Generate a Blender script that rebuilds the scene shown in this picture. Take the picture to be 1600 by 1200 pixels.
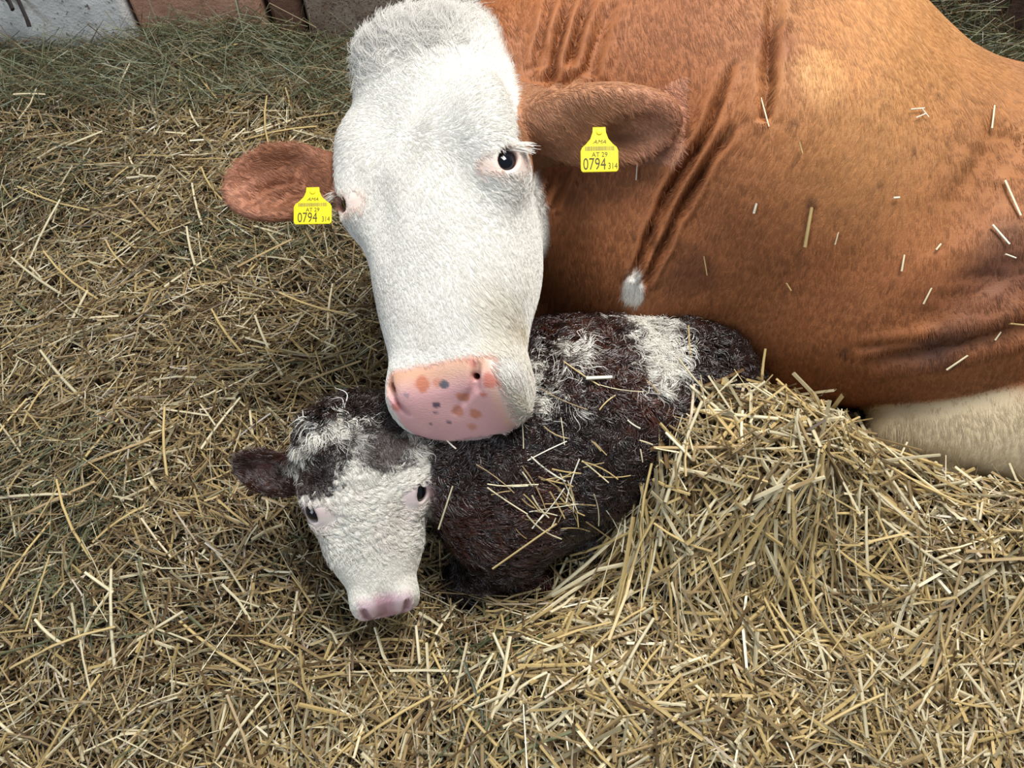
import bpy, math, random
import numpy as np
from mathutils import Vector, Matrix
from mathutils.bvhtree import BVHTree

# ------------------------------------------------------------------ switches
HAIR = 1.0          # share of the coat hair that is grown
STRAW = 1.0         # share of the straw that is laid

for o in list(bpy.data.objects):
    bpy.data.objects.remove(o)
rng = np.random.default_rng(7)
random.seed(7)
SC = bpy.context.scene
COL = SC.collection

# ------------------------------------------------------------------ camera
CAM_H, PITCH, FPX = 1.36, math.radians(58.0), 1200.0
cam_data = bpy.data.cameras.new('camera')
cam_data.sensor_width = 36.0
cam_data.lens = 36.0 * FPX / 1600.0
cam_data.clip_start = 0.05
cam = bpy.data.objects.new('camera', cam_data)
cam.location = (0, 0, CAM_H)
cam.rotation_euler = (math.pi / 2 - PITCH, 0, 0)
COL.objects.link(cam)
SC.camera = cam
C0 = np.array([0, 0, CAM_H])
CF = np.array([0, math.cos(PITCH), -math.sin(PITCH)])
CU = np.array([0, math.sin(PITCH), math.cos(PITCH)])
CR = np.array([1.0, 0, 0])


def W(px, py, depth):
    """world point seen at a photo pixel, at a given distance along the lens axis"""
    return C0 + depth * (CF + CR * (px - 800) / FPX + CU * (600 - py) / FPX)


# ------------------------------------------------------------------ world and lights
world = bpy.data.worlds.new('barn_daylight')
SC.world = world
world.use_nodes = True
bg = world.node_tree.nodes['Background']
bg.inputs['Color'].default_value = (0.80, 0.90, 1.0, 1)
bg.inputs['Strength'].default_value = 0.20


def area(name, loc, target, sx, sy, power, col):
    d = bpy.data.lights.new(name, 'AREA')
    d.shape = 'RECTANGLE'
    d.size, d.size_y = sx, sy
    d.energy, d.color = power, col
    o = bpy.data.objects.new(name, d)
    o.location = loc
    o.rotation_euler = (Vector(target) - Vector(loc)).to_track_quat('-Z', 'Y').to_euler()
    COL.objects.link(o)
    return o


area('overhead_key_light', (0.55, 1.15, 3.0), (0.05, 0.65, 0), 1.3, 1.0, 104, (1.0, 0.98, 0.94))  # added soft key from overhead, its source unseen
area('left_fill_light', (-2.6, -1.6, 2.2), (0, 0.7, 0.3), 1.6, 2.0, 50, (0.80, 0.90, 1.0))  # added cool fill from behind left, no door is built

SC.view_settings.view_transform = 'Standard'
SC.view_settings.look = 'None'
SC.view_settings.gamma = 1.0
SC.view_settings.use_curve_mapping = False
SC.view_settings.exposure = 0.06
try:
    SC.cycles.max_bounces, SC.cycles.diffuse_bounces, SC.cycles.glossy_bounces = 5, 4, 2
except Exception:
    pass


# ------------------------------------------------------------------ small helpers
def srgb(r, g, b):
    c = np.array([r, g, b], float) / 255.0
    return np.where(c <= 0.04045, c / 12.92, ((c + 0.055) / 1.055) ** 2.4)


def tag(o, label=None, cat=None, group=None, kind=None):
    if label: o['label'] = label
    if cat: o['category'] = cat
    if group: o['group'] = group
    if kind: o['kind'] = kind
    return o


def empty(name, loc=(0, 0, 0)):
    o = bpy.data.objects.new(name, None)
    o.empty_display_size = 0.1
    o.location = loc
    COL.objects.link(o)
    return o


def link_obj(name, data, mat=None, parent=None):
    o = bpy.data.objects.new(name, data)
    COL.objects.link(o)
    if mat: data.materials.append(mat)
    if parent is not None:
        o.parent = parent
        o.matrix_parent_inverse = Matrix.Translation(-Vector(parent.location))
    return o


def mesh_arrays(name, V, F, smooth=True, col=None):
    """mesh from a vertex array and a face array (N,3) or (N,4)"""
    me = bpy.data.meshes.new(name)
    V = np.ascontiguousarray(V, np.float32)
    F = np.ascontiguousarray(F, np.int32)
    n, k = F.shape
    me.vertices.add(len(V))
    me.vertices.foreach_set('co', V.ravel())
    me.loops.add(n * k)
    me.loops.foreach_set('vertex_index', F.ravel())
    me.polygons.add(n)
    me.polygons.foreach_set('loop_start', np.arange(0, n * k, k, dtype=np.int32))
    me.polygons.foreach_set('use_smooth', np.full(n, smooth))
    me.update(calc_edges=True)
    if col is not None:
        a = me.color_attributes.new('coat', 'FLOAT_COLOR', 'POINT')
        c = np.ones((len(V), 4), np.float32)
        c[:, :3] = col
        a.data.foreach_set('color', c.ravel())
    return me


class Nodes:
    def __init__(self, name):
        self.m = bpy.data.materials.new(name)
        self.m.use_nodes = True
        self.t = self.m.node_tree
        self.b = self.t.nodes['Principled BSDF']

    def n(self, kind, **kw):
        x = self.t.nodes.new(kind)
        for k, v in kw.items():
            if k in x.inputs: x.inputs[k].default_value = v
            else: setattr(x, k, v)
        return x

    def l(self, a, b):
        self.t.links.new(a, b)

    def set(self, **kw):
        for k, v in kw.items():
            self.b.inputs[k.replace('_', ' ')].default_value = v
        return self


def plain(name, rgb, rough=0.6, **kw):
    s = Nodes(name)
    s.set(Base_Color=(*rgb, 1), Roughness=rough)
    s.set(**kw)
    return s.m


def attr_mat(name, attr, rough=0.6, spec=0.4, bump=0.0, bscale=300.0, var=0.0, vscale=60.0):
    s = Nodes(name)
    a = s.n('ShaderNodeAttribute', attribute_name=attr)
    s.set(Roughness=rough)
    s.b.inputs['Specular IOR Level'].default_value = spec
    out = a.outputs['Color']
    if var:
        nz = s.n('ShaderNodeTexNoise', Scale=vscale, Detail=4.0)
        mp = s.n('ShaderNodeMapRange')
        mp.inputs['To Min'].default_value = 1 - var
        mp.inputs['To Max'].default_value = 1 + var
        s.l(nz.outputs['Fac'], mp.inputs['Value'])
        mx = s.n('ShaderNodeMix', data_type='RGBA', blend_type='MULTIPLY')
        mx.inputs['Factor'].default_value = 1
        s.l(out, mx.inputs[6])
        s.l(mp.outputs['Result'], mx.inputs[7])
        out = mx.outputs[2]
    s.l(out, s.b.inputs['Base Color'])
    if bump:
        nz = s.n('ShaderNodeTexNoise', Scale=bscale, Detail=3.0)
        bp = s.n('ShaderNodeBump', Strength=bump, Distance=0.004)
        s.l(nz.outputs['Fac'], bp.inputs['Height'])
        s.l(bp.outputs['Normal'], s.b.inputs['Normal'])
    return s.m


# ------------------------------------------------------------------ implicit-surface sculpting
def vlen(a): return np.sqrt(np.einsum('ij,ij->i', a, a))
def unit(v): v = np.asarray(v, float); return v / np.linalg.norm(v)


def ell(p, c, r):
    q = (p - np.asarray(c, np.float32)) / np.asarray(r, np.float32)
    k0 = vlen(q)
    k1 = vlen(q / np.asarray(r, np.float32)) + 1e-6
    return k0 * (k0 - 1) / k1


def ellR(p, c, r, M):
    """ellipsoid with axes = rows of M"""
    q = (p - np.asarray(c, np.float32)) @ np.asarray(M, np.float32).T
    return ell(q, (0, 0, 0), r)


def cone(p, a, b, ra, rb):
    a = np.asarray(a, np.float32); b = np.asarray(b, np.float32)
    ab = b - a
    t = np.clip(((p - a) @ ab) / (ab @ ab), 0, 1)
    return vlen(p - a - t[:, None] * ab) - (ra + (rb - ra) * t)


def smin(a, b, k):
    h = np.maximum(k - np.abs(a - b), 0) / k
    return np.minimum(a, b) - h * h * k * 0.25


def smax(a, b, k): return -smin(-a, -b, k)


def prof(xs, ys, lo, hi):
    """smooth 1-D profile as a fast lookup"""
    t = np.linspace(lo, hi, 400)
    y = np.interp(t, xs, ys)
    n = 13
    ker = np.hanning(n + 2)[1:-1]; ker /= ker.sum()
    y = np.convolve(np.pad(y, n // 2, mode='edge'), ker, mode='valid')
    return lambda v: np.interp(v, t, y).astype(np.float32)


def chunked(f, P, n=120000):
    out = np.empty(len(P), np.float32)
    for i in range(0, len(P), n):
        out[i:i + n] = f(P[i:i + n])
    return out


def axis(segs, lo):
    """non-uniform grid line: list of (end, step)"""
    xs = [lo]
    for end, st in segs:
        while xs[-1] < end:
            xs.append(xs[-1] + st)
    while len(xs) % 8: xs.append(xs[-1] + segs[-1][1])
    return np.array(xs, np.float32)


def surface(f, xs, ys, zs):
    """surface nets over a sparse block grid; returns vertices, quads, normals"""
    B = 8
    nx, ny, nz = len(xs), len(ys), len(zs)
    def bc(a):
        r = a.reshape(-1, B)
        nxt = np.append(r[1:, 0], r[-1, -1])
        return (r[:, 0] + nxt) / 2, (nxt - r[:, 0])
    cx, dx = bc(xs); cy, dy = bc(ys); cz, dz = bc(zs)
    G = np.stack(np.meshgrid(cx, cy, cz, indexing='ij'), -1).reshape(-1, 3)
    D = np.sqrt(sum(d ** 2 for d in np.meshgrid(dx, dy, dz, indexing='ij'))).ravel()
    fc = chunked(f, G.astype(np.float32))
    act = np.abs(fc) < D * 0.5 * 1.7
    sh = (len(cx), len(cy), len(cz))
    F = np.where(fc < 0, -1, 1).astype(np.float32).reshape(sh)
    F = F.repeat(B, 0).repeat(B, 1).repeat(B, 2)
    bi = np.array(np.unravel_index(np.where(act)[0], sh)).T
    o = np.stack(np.meshgrid(*[np.arange(B)] * 3, indexing='ij'), -1).reshape(-1, 3)
    for i in range(0, len(bi), 300):
        ii = (bi[i:i + 300, None, :] * B + o[None]).reshape(-1, 3)
        F[ii[:, 0], ii[:, 1], ii[:, 2]] = f(np.stack([xs[ii[:, 0]], ys[ii[:, 1]], zs[ii[:, 2]]], -1))
    I = F < 0
    cnt = np.zeros((nx - 1, ny - 1, nz - 1), np.uint8)
    for a in (0, 1):
        for b in (0, 1):
            for c in (0, 1):
                cnt += I[a:nx - 1 + a, b:ny - 1 + b, c:nz - 1 + c]
    idx = np.argwhere((cnt > 0) & (cnt < 8))
    vid = np.full(cnt.shape, -1, np.int32)
    vid[idx[:, 0], idx[:, 1], idx[:, 2]] = np.arange(len(idx))
    P = np.zeros((len(idx), 3)); N = np.zeros(len(idx))
    X = (xs, ys, zs)
    for ax in range(3):
        oth = [k for k in range(3) if k != ax]
        for a in (0, 1):
            for b in (0, 1):
                s = idx.copy(); s[:, oth[0]] += a; s[:, oth[1]] += b
                e = s.copy(); e[:, ax] += 1
                v0 = F[s[:, 0], s[:, 1], s[:, 2]]; v1 = F[e[:, 0], e[:, 1], e[:, 2]]
                m = (v0 < 0) != (v1 < 0)
                t = np.where(m, v0 / np.where(m, v0 - v1, 1), 0)
                for k in range(3):
                    c = X[k][s[:, k]] + (t * (X[k][e[:, k]] - X[k][s[:, k]]) if k == ax else 0)
                    P[:, k] += np.where(m, c, 0)
                N += m
    P /= N[:, None]
    quads = []
    for ax in range(3):
        b, c = [(1, 2), (2, 0), (0, 1)][ax]
        sl0 = [slice(1, -1)] * 3; sl0[ax] = slice(0, -1)
        sl1 = list(sl0); sl1[ax] = slice(1, None)
        A0 = I[tuple(sl0)]; A1 = I[tuple(sl1)]
        off = np.ones(3, int); off[ax] = 0
        e = np.argwhere(A0 != A1) + off
        flip = A0[tuple((e - off).T)]
        def cell(db, dc):
            q = e.copy(); q[:, b] += db; q[:, c] += dc
            return vid[q[:, 0], q[:, 1], q[:, 2]]
        Q = np.stack([cell(-1, -1), cell(0, -1), cell(0, 0), cell(-1, 0)], 1)
        Q[~flip] = Q[~flip][:, ::-1]
        quads.append(Q)
    Q = np.concatenate(quads)
    Q = Q[(Q >= 0).all(1)]
    for it in range(2):
        n = gradient(f, P)
        g = vlen(n)
        d = chunked(f, P.astype(np.float32)) / np.maximum(g, 0.3) ** 2
        P = P - n * np.clip(d, -0.003, 0.003)[:, None]
    n = gradient(f, P)
    return P, Q, n / np.maximum(vlen(n), 1e-6)[:, None]


def gradient(f, P, h=0.0015):
    k = np.array([[1, -1, -1], [-1, -1, 1], [-1, 1, -1], [1, 1, 1]], float)
    g = np.zeros((len(P), 3))
    for v in k:
        g += v * chunked(f, (P + v * h).astype(np.float32))[:, None]
    return g / (4 * h)


def sstep(a, b, x):
    t = np.clip((x - a) / (b - a), 0, 1)
    return t * t * (3 - 2 * t)


def wobble(P, s, seed=0):
    """cheap smooth noise in about -1..1"""
    r = np.random.default_rng(seed)
    out = np.zeros(len(P))
    for i in range(6):
        k = r.normal(size=3); k = k / np.linalg.norm(k) * s * r.uniform(0.6, 1.9)
        out += np.sin(P @ k + r.uniform(0, 6.28) + 1.3 * np.sin(P @ (r.normal(size=3) * s * 0.6)))
    return out / 3.2


def mixc(c, target, w):
    w = np.clip(w, 0, 1)[:, None]
    return c * (1 - w) + np.asarray(target) * w


def polydist(P, pts):
    """distance of points to a polyline, with the parameter along it"""
    best = np.full(len(P), 9.0); par = np.zeros(len(P))
    pts = np.asarray(pts, float)
    m = len(pts) - 1
    for i in range(m):
        ab = pts[i + 1] - pts[i]
        t = np.clip(((P - pts[i]) @ ab) / (ab @ ab), 0, 1)
        d = vlen(P - pts[i] - t[:, None] * ab)
        u = d < best
        best[u] = d[u]; par[u] = ((i + t) / m)[u]
    return best, par


class Caster:
    """finds where a sight line meets a surface, to place a mark on it"""
    def __init__(self, V, Q):
        self.t = BVHTree.FromPolygons([tuple(v) for v in V], [tuple(int(i) for i in q) for q in Q])
    def hit(self, px, py):
        d = Vector(CF + CR * (px - 800) / FPX + CU * (600 - py) / FPX).normalized()
        r = self.t.ray_cast(Vector(C0), d)
        return None if r[0] is None else np.array(r[0])
    def line(self, pix):
        out = [self.hit(*q) for q in pix]
        return [q for q in out if q is not None]


# ------------------------------------------------------------------ the lie of the bedding
def bed(x, y):
    x = np.asarray(x, float); y = np.asarray(y, float)
    def g(cx, cy, sx, sy, a): return a * np.exp(-((x - cx) / sx) ** 2 - ((y - cy) / sy) ** 2)
    z = 0.045 + 0 * x
    z += 0.215 * np.exp(-(((x - 0.275) / np.where(x < 0.275, 0.145, 0.30)) ** 2 + ((y - 0.585) / np.where(y > 0.585, 0.145, 0.20)) ** 2) ** 2) + g(0.42, 0.56, 0.28, 0.18, 0.085) + g(0.78, 0.50, 0.24, 0.13, 0.06) + g(0.95, 0.46, 0.34, 0.16, 0.08)
    z += g(0.22, 0.22, 0.26, 0.14, 0.07) - g(0.08, 0.43, 0.14, 0.06, 0.05)
    z += g(-0.62, 0.55, 0.34, 0.34, 0.045) + g(-0.78, 1.78, 0.22, 0.13, 0.06) + g(0.1, 1.85, 0.6, 0.12, 0.03) + g(-1.3, 1.5, 0.3, 0.3, 0.03)
    z += 0.010 * np.sin(7.1 * x + 2.3 * y + 0.4) * np.sin(6.3 * y - 3.1 * x) + 0.010 * np.sin(17 * x - 6 * y) * np.sin(15 * y + 4 * x + 1) + 0.007 * np.sin(41 * x + 13 * y) * np.sin(37 * y - 17 * x + 2)
    return z


# ------------------------------------------------------------------ cow: shape
HP0 = W(627, 12, 1.13)                     # poll
HP1 = W(690, 645, 1.02)                    # tip of the muzzle
HA = unit(HP1 - HP0)                       # along the face
HLEN = float(np.linalg.norm(HP1 - HP0))
_l = 0.945 * CR + 0.14 * CU - 0.29 * CF
HL = unit(_l - HA * (_l @ HA))             # across the face, towards the photo's right
HN = np.cross(HL, -HA)                     # out of the face
HM = np.stack([HL, HA, HN]).astype(np.float32)


def hw(u, v, n): return HP0 + HL * u + HA * v + HN * n


h_w = prof([-.02, 0, .04, .10, .17, .25, .30, .36, .42, .48, .52, .57, .60, .625, .64],
           [.066, .092, .120, .133, .135, .126, .113, .096, .083, .077, .079, .088, .083, .062, .033], -.03, .66)
h_t = prof([-.02, 0, .04, .10, .2, .3, .4, .5, .54, .575, .61, .64],
           [-.07, -.045, -.012, 0, .004, .004, -.004, -.012, -.014, -.028, -.062, -.11], -.03, .66)
h_b = prof([-.02, 0, .06, .15, .25, .33, .42, .5, .57, .61, .64],
           [-.13, -.15, -.22, -.27, -.27, -.245, -.19, -.15, -.145, -.14, -.125], -.03, .66)
EYE_R = (0.111, 0.268, -0.034)
EYE_L = (-0.111, 0.268, -0.034)


NOSTRILS = [[((.052, .549, -.011), (.041, .574, -.024), .0050, .0066, .007), ((.041, .574, -.027), (.014, .590, -.045), .0042, .0030, .007),
             ((.014, .590, -.044), (-.004, .601, -.058), .0022, .0012, .006), ((.046, .562, -.020), (.040, .550, -.06), .0048, .004, .006)],
            [((-.084, .534, -.016), (-.080, .562, -.022), .0050, .0062, .007), ((-.080, .562, -.024), (-.068, .594, -.042), .0042, .0022, .007),
             ((-.081, .555, -.026), (-.066, .540, -.07), .0065, .005, .007)]]


def head_local(q):
    u, v, n = q[:, 0], q[:, 1], q[:, 2]
    au = np.abs(u)
    vc = np.clip(v, -.005, .632)
    w = h_w(vc); t = h_t(vc); b = h_b(vc)
    nc = (t + b) / 2; hh = (t - b) / 2
    a = au / w; c = np.abs(n - nc) / hh
    pw = 2.55
    d = ((a ** pw + c ** pw) ** (1 / pw) - 1) * np.minimum(w, hh)
    dv = np.abs(v - vc)
    d = np.where(dv > 0, np.sqrt(np.maximum(d, 0) ** 2 + dv ** 2) + np.minimum(d, 0) * 0.2, d)
    s = np.stack([au, v, n], 1)
    # poll tuft, brow ridge, orbit, cheek, jaw, muzzle side pads
    d = smin(d, ell(s, (0, .035, -.035), (.085, .045, .045)), .04)
    d = smin(d, ell(s, (.100, .205, -.030), (.040, .070, .040)), .045)
    d = smin(d, ell(s, (.108, .262, -.050), (.042, .055, .045)), .035)
    d = smin(d, ell(s, (.080, .350, -.125), (.048, .115, .085)), .05)
    d = smin(d, ell(s, (.055, .46, -.085), (.045, .09, .05)), .05)
    d = smin(d, ell(s, (.060, .568, -.070), (.040, .052, .058)), .035)
    d = smin(d, ell(s, (0, .575, -.110), (.060, .045, .045)), .03)
    # hollow above the eye, groove before the orbit
    d = smax(d, -ell(s, (.075, .315, .034), (.020, .060, .034)), .04)
    # nose pad: flattened plane at the front
    pl = (v - .612) * .80 + (n + .062) * .60
    d = smax(d, np.where(au < .075, pl * 1.0, pl - (au - .075) * .3), .03)
    # nostrils: comma slits
    for pts in NOSTRILS:
        for a_, b_, ra_, rb_, k_ in pts:
            d = smax(d, -cone(q, a_, b_, ra_, rb_), k_)
    # mouth line
    m = cone(s, (0, .662, -.118), (.085, .575, -.128), .004, .004)
    d = smax(d, -m, .010)
    # eye opening with thick lids
    e = np.array(EYE_R, np.float32)
    d = smin(d, ell(s, e + (-.002, 0, .002), (.027, .031, .027)), .016)
    ax = unit((.66, .06, .75))
    lid = unit((.55, -.75, -.2)); lid = lid - ax * (lid @ ax); lid /= np.linalg.norm(lid)
    d = smax(d, -ellR(s, e + .024 * ax, (.022, .0175, .0140), np.stack([ax, lid, np.cross(ax, lid)])), .006)
    return d


EARL_C = W(447, 291, 1.175); EARR_C = W(942, 190, 1.105)
earl_x = unit(W(365, 305, 1.16) - W(530, 282, 1.19)); earl_z = unit(-CF + 0.15 * CU); earl_z = unit(earl_z - earl_x * (earl_z @ earl_x))
EARL_M = np.stack([earl_x, np.cross(earl_z, earl_x), earl_z])
earr_x = unit(W(1045, 186, 1.10) - W(835, 190, 1.11)); earr_z = unit(-CF - 1.0 * CU); earr_z = unit(earr_z - earr_x * (earr_z @ earr_x))
EARR_M = np.stack([earr_x, np.cross(earr_z, earr_x), earr_z])


def ear_sdf(p, c, M, r, base, rb, cup=(.008, -.002, .86, .82, 1.28)):
    q = (p - c.astype(np.float32)) @ M.T.astype(np.float32)
    # the cup bends forward at its rim
    q = q.copy()
    q[:, 2] -= 0.9 * q[:, 1] ** 2 / 0.1 * 0.5
    d = ell(q, (0, 0, 0), r)
    d = smax(d, -ell(q, (cup[0], cup[1], r[2] * 0.95), (r[0] * cup[2], r[1] * cup[3], r[2] * cup[4])), .012)
    b0 = c - M[0] * r[0] * 0.72 - M[2] * 0.010
    return smin(d, cone(p, base, b0, rb, rb * .72), .03)


HB = hw(0, .16, -.16)                      # back of the skull, where the neck joins


def cow_sdf(p):
    p = np.asarray(p, np.float32)
    # trunk
    d = ell(p, (.42, 1.16, .395), (.35, .34, .340))
    d = smin(d, ell(p, (.84, 1.00, .285), (.50, .335, .285)), .17)
    d = smin(d, ell(p, (1.30, .88, .30), (.38, .30, .28)), .10)
    d = smin(d, ell(p, (1.04, .86, .28), (.26, .21, .23)), .08)      # thigh and stifle
    d = smin(d, ell(p, (.42, .95, .40), (.17, .13, .26)), .10)       # shoulder
    d = smin(d, ell(p, (.62, .87, .22), (.28, .15, .18)), .10)       # belly
    d = smin(d, ell(p, (.20, .98, .27), (.20, .19, .22)), .10)       # brisket
    d = smin(d, ell(p, (.36, .92, .17), (.20, .12, .12)), .06)       # folded foreleg
    # hind leg laid forward along the ground
    d = smin(d, cone(p, (1.20, .66, .20), (.95, .635, .21), .15, .135), .04)
    d = smin(d, cone(p, (.95, .635, .21), (.705, .67, .135), .135, .060), .025)
    d = smin(d, cone(p, (1.20, .56, .12), (.78, .60, .10), .075, .055), .03)
    # neck
    nk = cone(p, (.26, 1.18, .43), HB - HN * .07 + HL * .04, .28, .150)
    nk = smin(nk, cone(p, (.22, 1.02, .30), hw(.06, .20, -.22), .20, .11), .08)
    nk = smin(nk, cone(p, (.28, 1.22, .50), hw(.05, .06, -.16), .22, .12), .08)
    d = smin(d, nk, .10)
    # head, only near it
    c = hw(0, .32, -.1).astype(np.float32)
    m = vlen(p - c) < .52
    if m.any():
        q = (p[m] - HP0.astype(np.float32)) @ HM.T
        dh = head_local(q)
        e1 = ear_sdf(p[m], EARL_C, EARL_M, (.092, .061, .026), hw(-.10, .17, -.12), .042)
        e2 = ear_sdf(p[m], EARR_C, EARR_M, (.112, .062, .034), hw(.10, .15, -.11), .050, (.046, -.012, .50, .58, .75))
        dh = smin(dh, np.minimum(e1, e2), .02)
        d[m] = smin(d[m], dh, .035)
    return d


def build_cow():
    xs = axis([(.40, .0035), (.60, .006), (1.75, .011)], -.52)
    ys = axis([(1.12, .0036), (1.55, .012)], .42)
    zs = axis([(.36, .007), (.80, .0038)], -.03)
    return surface(cow_sdf, xs, ys, zs)


# ------------------------------------------------------------------ calf: shape
KP0 = W(550, 652, 1.105)
KP1 = W(611, 998, 1.145)
KA = unit(KP1 - KP0)
_l = 0.96 * CR + 0.19 * CU + 0.18 * CF
KL = unit(_l - KA * (_l @ KA))
KN = np.cross(KL, -KA)
KM = np.stack([KL, KA, KN]).astype(np.float32)


def kw(u, v, n): return KP0 + KL * u + KA * v + KN * n


k_w = prof([-.02, 0, .03, .07, .11, .15, .19, .23, .265, .29, .31, .325, .335],
           [.040, .062, .084, .091, .088, .078, .067, .058, .052, .047, .042, .033, .02], -.03, .35)
k_t = prof([-.02, 0, .03, .08, .13, .2, .26, .29, .31, .335],
           [-.05, -.028, -.008, .002, .003, -.002, -.010, -.019, -.042, -.075], -.03, .35)
k_b = prof([-.02, 0, .05, .12, .18, .24, .29, .335],
           [-.07, -.09, -.13, -.15, -.135, -.105, -.09, -.08], -.03, .35)
KEYE_R = np.array((0.070, 0.128, -0.020), np.float32)


def calf_head(q):
    u, v, n = q[:, 0], q[:, 1], q[:, 2]
    au = np.abs(u)
    vc = np.clip(v, -.005, .33)
    w = k_w(vc); t = k_t(vc); b = k_b(vc)
    nc = (t + b) / 2; hh = (t - b) / 2
    pw = 2.4
    d = (((au / w) ** pw + (np.abs(n - nc) / hh) ** pw) ** (1 / pw) - 1) * np.minimum(w, hh)
    dv = np.abs(v - vc)
    d = np.where(dv > 0, np.sqrt(np.maximum(d, 0) ** 2 + dv ** 2) + np.minimum(d, 0) * .2, d)
    s = np.stack([au, v, n], 1)
    d = smin(d, ell(s, (.066, .120, -.030), (.026, .045, .028)), .02)
    d = smin(d, ell(s, (.045, .19, -.07), (.028, .06, .045)), .03)
    d = smin(d, ell(s, (.028, .295, -.040), (.021, .030, .034)), .02)
    pl = (v - .317) * .68 + (n + .034) * .73
    d = smax(d, pl, .018)
    d = smax(d, -cone(s, (.033, .294, -.016), (.029, .312, -.030), .0038, .0046), .005)
    d = smax(d, -cone(s, (.029, .312, -.032), (.017, .328, -.046), .0030, .0016), .004)
    d = smax(d, -cone(s, (0, .345, -.060), (.045, .30, -.070), .0022, .0022), .005)
    d = smax(d, -ell(s, (.052, .175, .016), (.012, .04, .020)), .025)
    d = smin(d, ell(s, KEYE_R + (-.002, 0, 0), (.017, .021, .018)), .010)
    ax = unit((.80, .08, .59))
    lid = unit((-.2, .95, .2)); lid = lid - ax * (lid @ ax); lid /= np.linalg.norm(lid)
    d = smax(d, -ellR(s, KEYE_R + .016 * ax, (.016, .0165, .0110), np.stack([ax, lid, np.cross(ax, lid)])), .004)
    return d


KEARL_C = W(424, 738, 1.165)
kel_x = unit(W(372, 728, 1.17) - W(475, 745, 1.16)); kel_z = unit(-CF - .35 * CU); kel_z = unit(kel_z - kel_x * (kel_z @ kel_x))
KEARL_M = np.stack([kel_x, np.cross(kel_z, kel_x), kel_z])
KEARR_C = W(682, 694, 1.165)
ker_x = unit(W(740, 690, 1.17) - W(640, 700, 1.16)); ker_z = unit(-CF - .5 * CU); ker_z = unit(ker_z - ker_x * (ker_z @ ker_x))
KEARR_M = np.stack([ker_x, np.cross(ker_z, ker_x), ker_z])


def calf_sdf(p):
    p = np.asarray(p, np.float32)
    d = cone(p, (.02, .575, .20), (.28, .70, .195), .150, .145)
    d = smin(d, ell(p, (.11, .655, .215), (.20, .155, .170)), .06)
    d = smin(d, ell(p, (-.03, .54, .19), (.10, .13, .15)), .05)
    d = smin(d, cone(p, (-.02, .56, .23), kw(0, .05, -.10), .105, .070), .05)
    d = smin(d, ell(p, (.33, .72, .15), (.10, .12, .13)), .05)
    # folded forelegs and hind leg, mostly under the straw
    d = smin(d, cone(p, (.0, .46, .13), (-.08, .42, .05), .055, .030), .03)
    d = smin(d, cone(p, (-.08, .42, .045), (.05, .42, .035), .028, .024), .02)
    d = smin(d, cone(p, (.30, .60, .14), (.16, .49, .09), .075, .045), .04)
    d = smin(d, cone(p, (.16, .485, .08), (.30, .47, .06), .036, .028), .02)
    c = kw(0, .15, -.05).astype(np.float32)
    m = vlen(p - c) < .36
    if m.any():
        q = (p[m] - KP0.astype(np.float32)) @ KM.T
        dh = calf_head(q)
        dh = smin(dh, ear_sdf(p[m], KEARL_C, KEARL_M, (.058, .034, .0155), kw(-.062, .07, -.07), .022), .012)
        dh = smin(dh, ear_sdf(p[m], KEARR_C, KEARR_M, (.055, .030, .0155), kw(.062, .07, -.07), .022), .012)
        d[m] = smin(d[m], dh, .02)
    return d


def build_calf():
    xs = axis([(-.09, .0026), (.50, .005)], -.46)
    ys = axis([(.60, .0027), (.90, .006)], .22)
    zs = axis([(.12, .005), (.47, .0027)], -.02)
    return surface(calf_sdf, xs, ys, zs)


# ------------------------------------------------------------------ the setting: ground under the straw, wall
def wall_mat(name, c1, c2, c3, spots, scale=9.0, rough=.85, bump=.6):
    s = Nodes(name)
    tc = s.n('ShaderNodeTexCoord')
    n1 = s.n('ShaderNodeTexNoise', Scale=scale, Detail=8.0, Roughness=.65)
    n2 = s.n('ShaderNodeTexNoise', Scale=scale * 7, Detail=5.0, Roughness=.7)
    s.l(tc.outputs['Object'], n1.inputs['Vector']); s.l(tc.outputs['Object'], n2.inputs['Vector'])
    r1 = s.n('ShaderNodeValToRGB')
    r1.color_ramp.elements[0].position = .35; r1.color_ramp.elements[0].color = (*c1, 1)
    r1.color_ramp.elements[1].position = .65; r1.color_ramp.elements[1].color = (*c2, 1)
    s.l(n1.outputs['Fac'], r1.inputs['Fac'])
    r2 = s.n('ShaderNodeValToRGB')
    r2.color_ramp.elements[0].position = spots; r2.color_ramp.elements[0].color = (0, 0, 0, 1)
    r2.color_ramp.elements[1].position = spots + .06; r2.color_ramp.elements[1].color = (1, 1, 1, 1)
    s.l(n2.outputs['Fac'], r2.inputs['Fac'])
    mx = s.n('ShaderNodeMix', data_type='RGBA')
    s.l(r2.outputs['Color'], mx.inputs['Factor']); s.l(r1.outputs['Color'], mx.inputs[6])
    mx.inputs[7].default_value = (*c3, 1)
    s.l(mx.outputs[2], s.b.inputs['Base Color'])
    bp = s.n('ShaderNodeBump', Strength=bump, Distance=.01)
    s.l(n2.outputs['Fac'], bp.inputs['Height']); s.l(bp.outputs['Normal'], s.b.inputs['Normal'])
    s.set(Roughness=rough)
    return s.m


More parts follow.
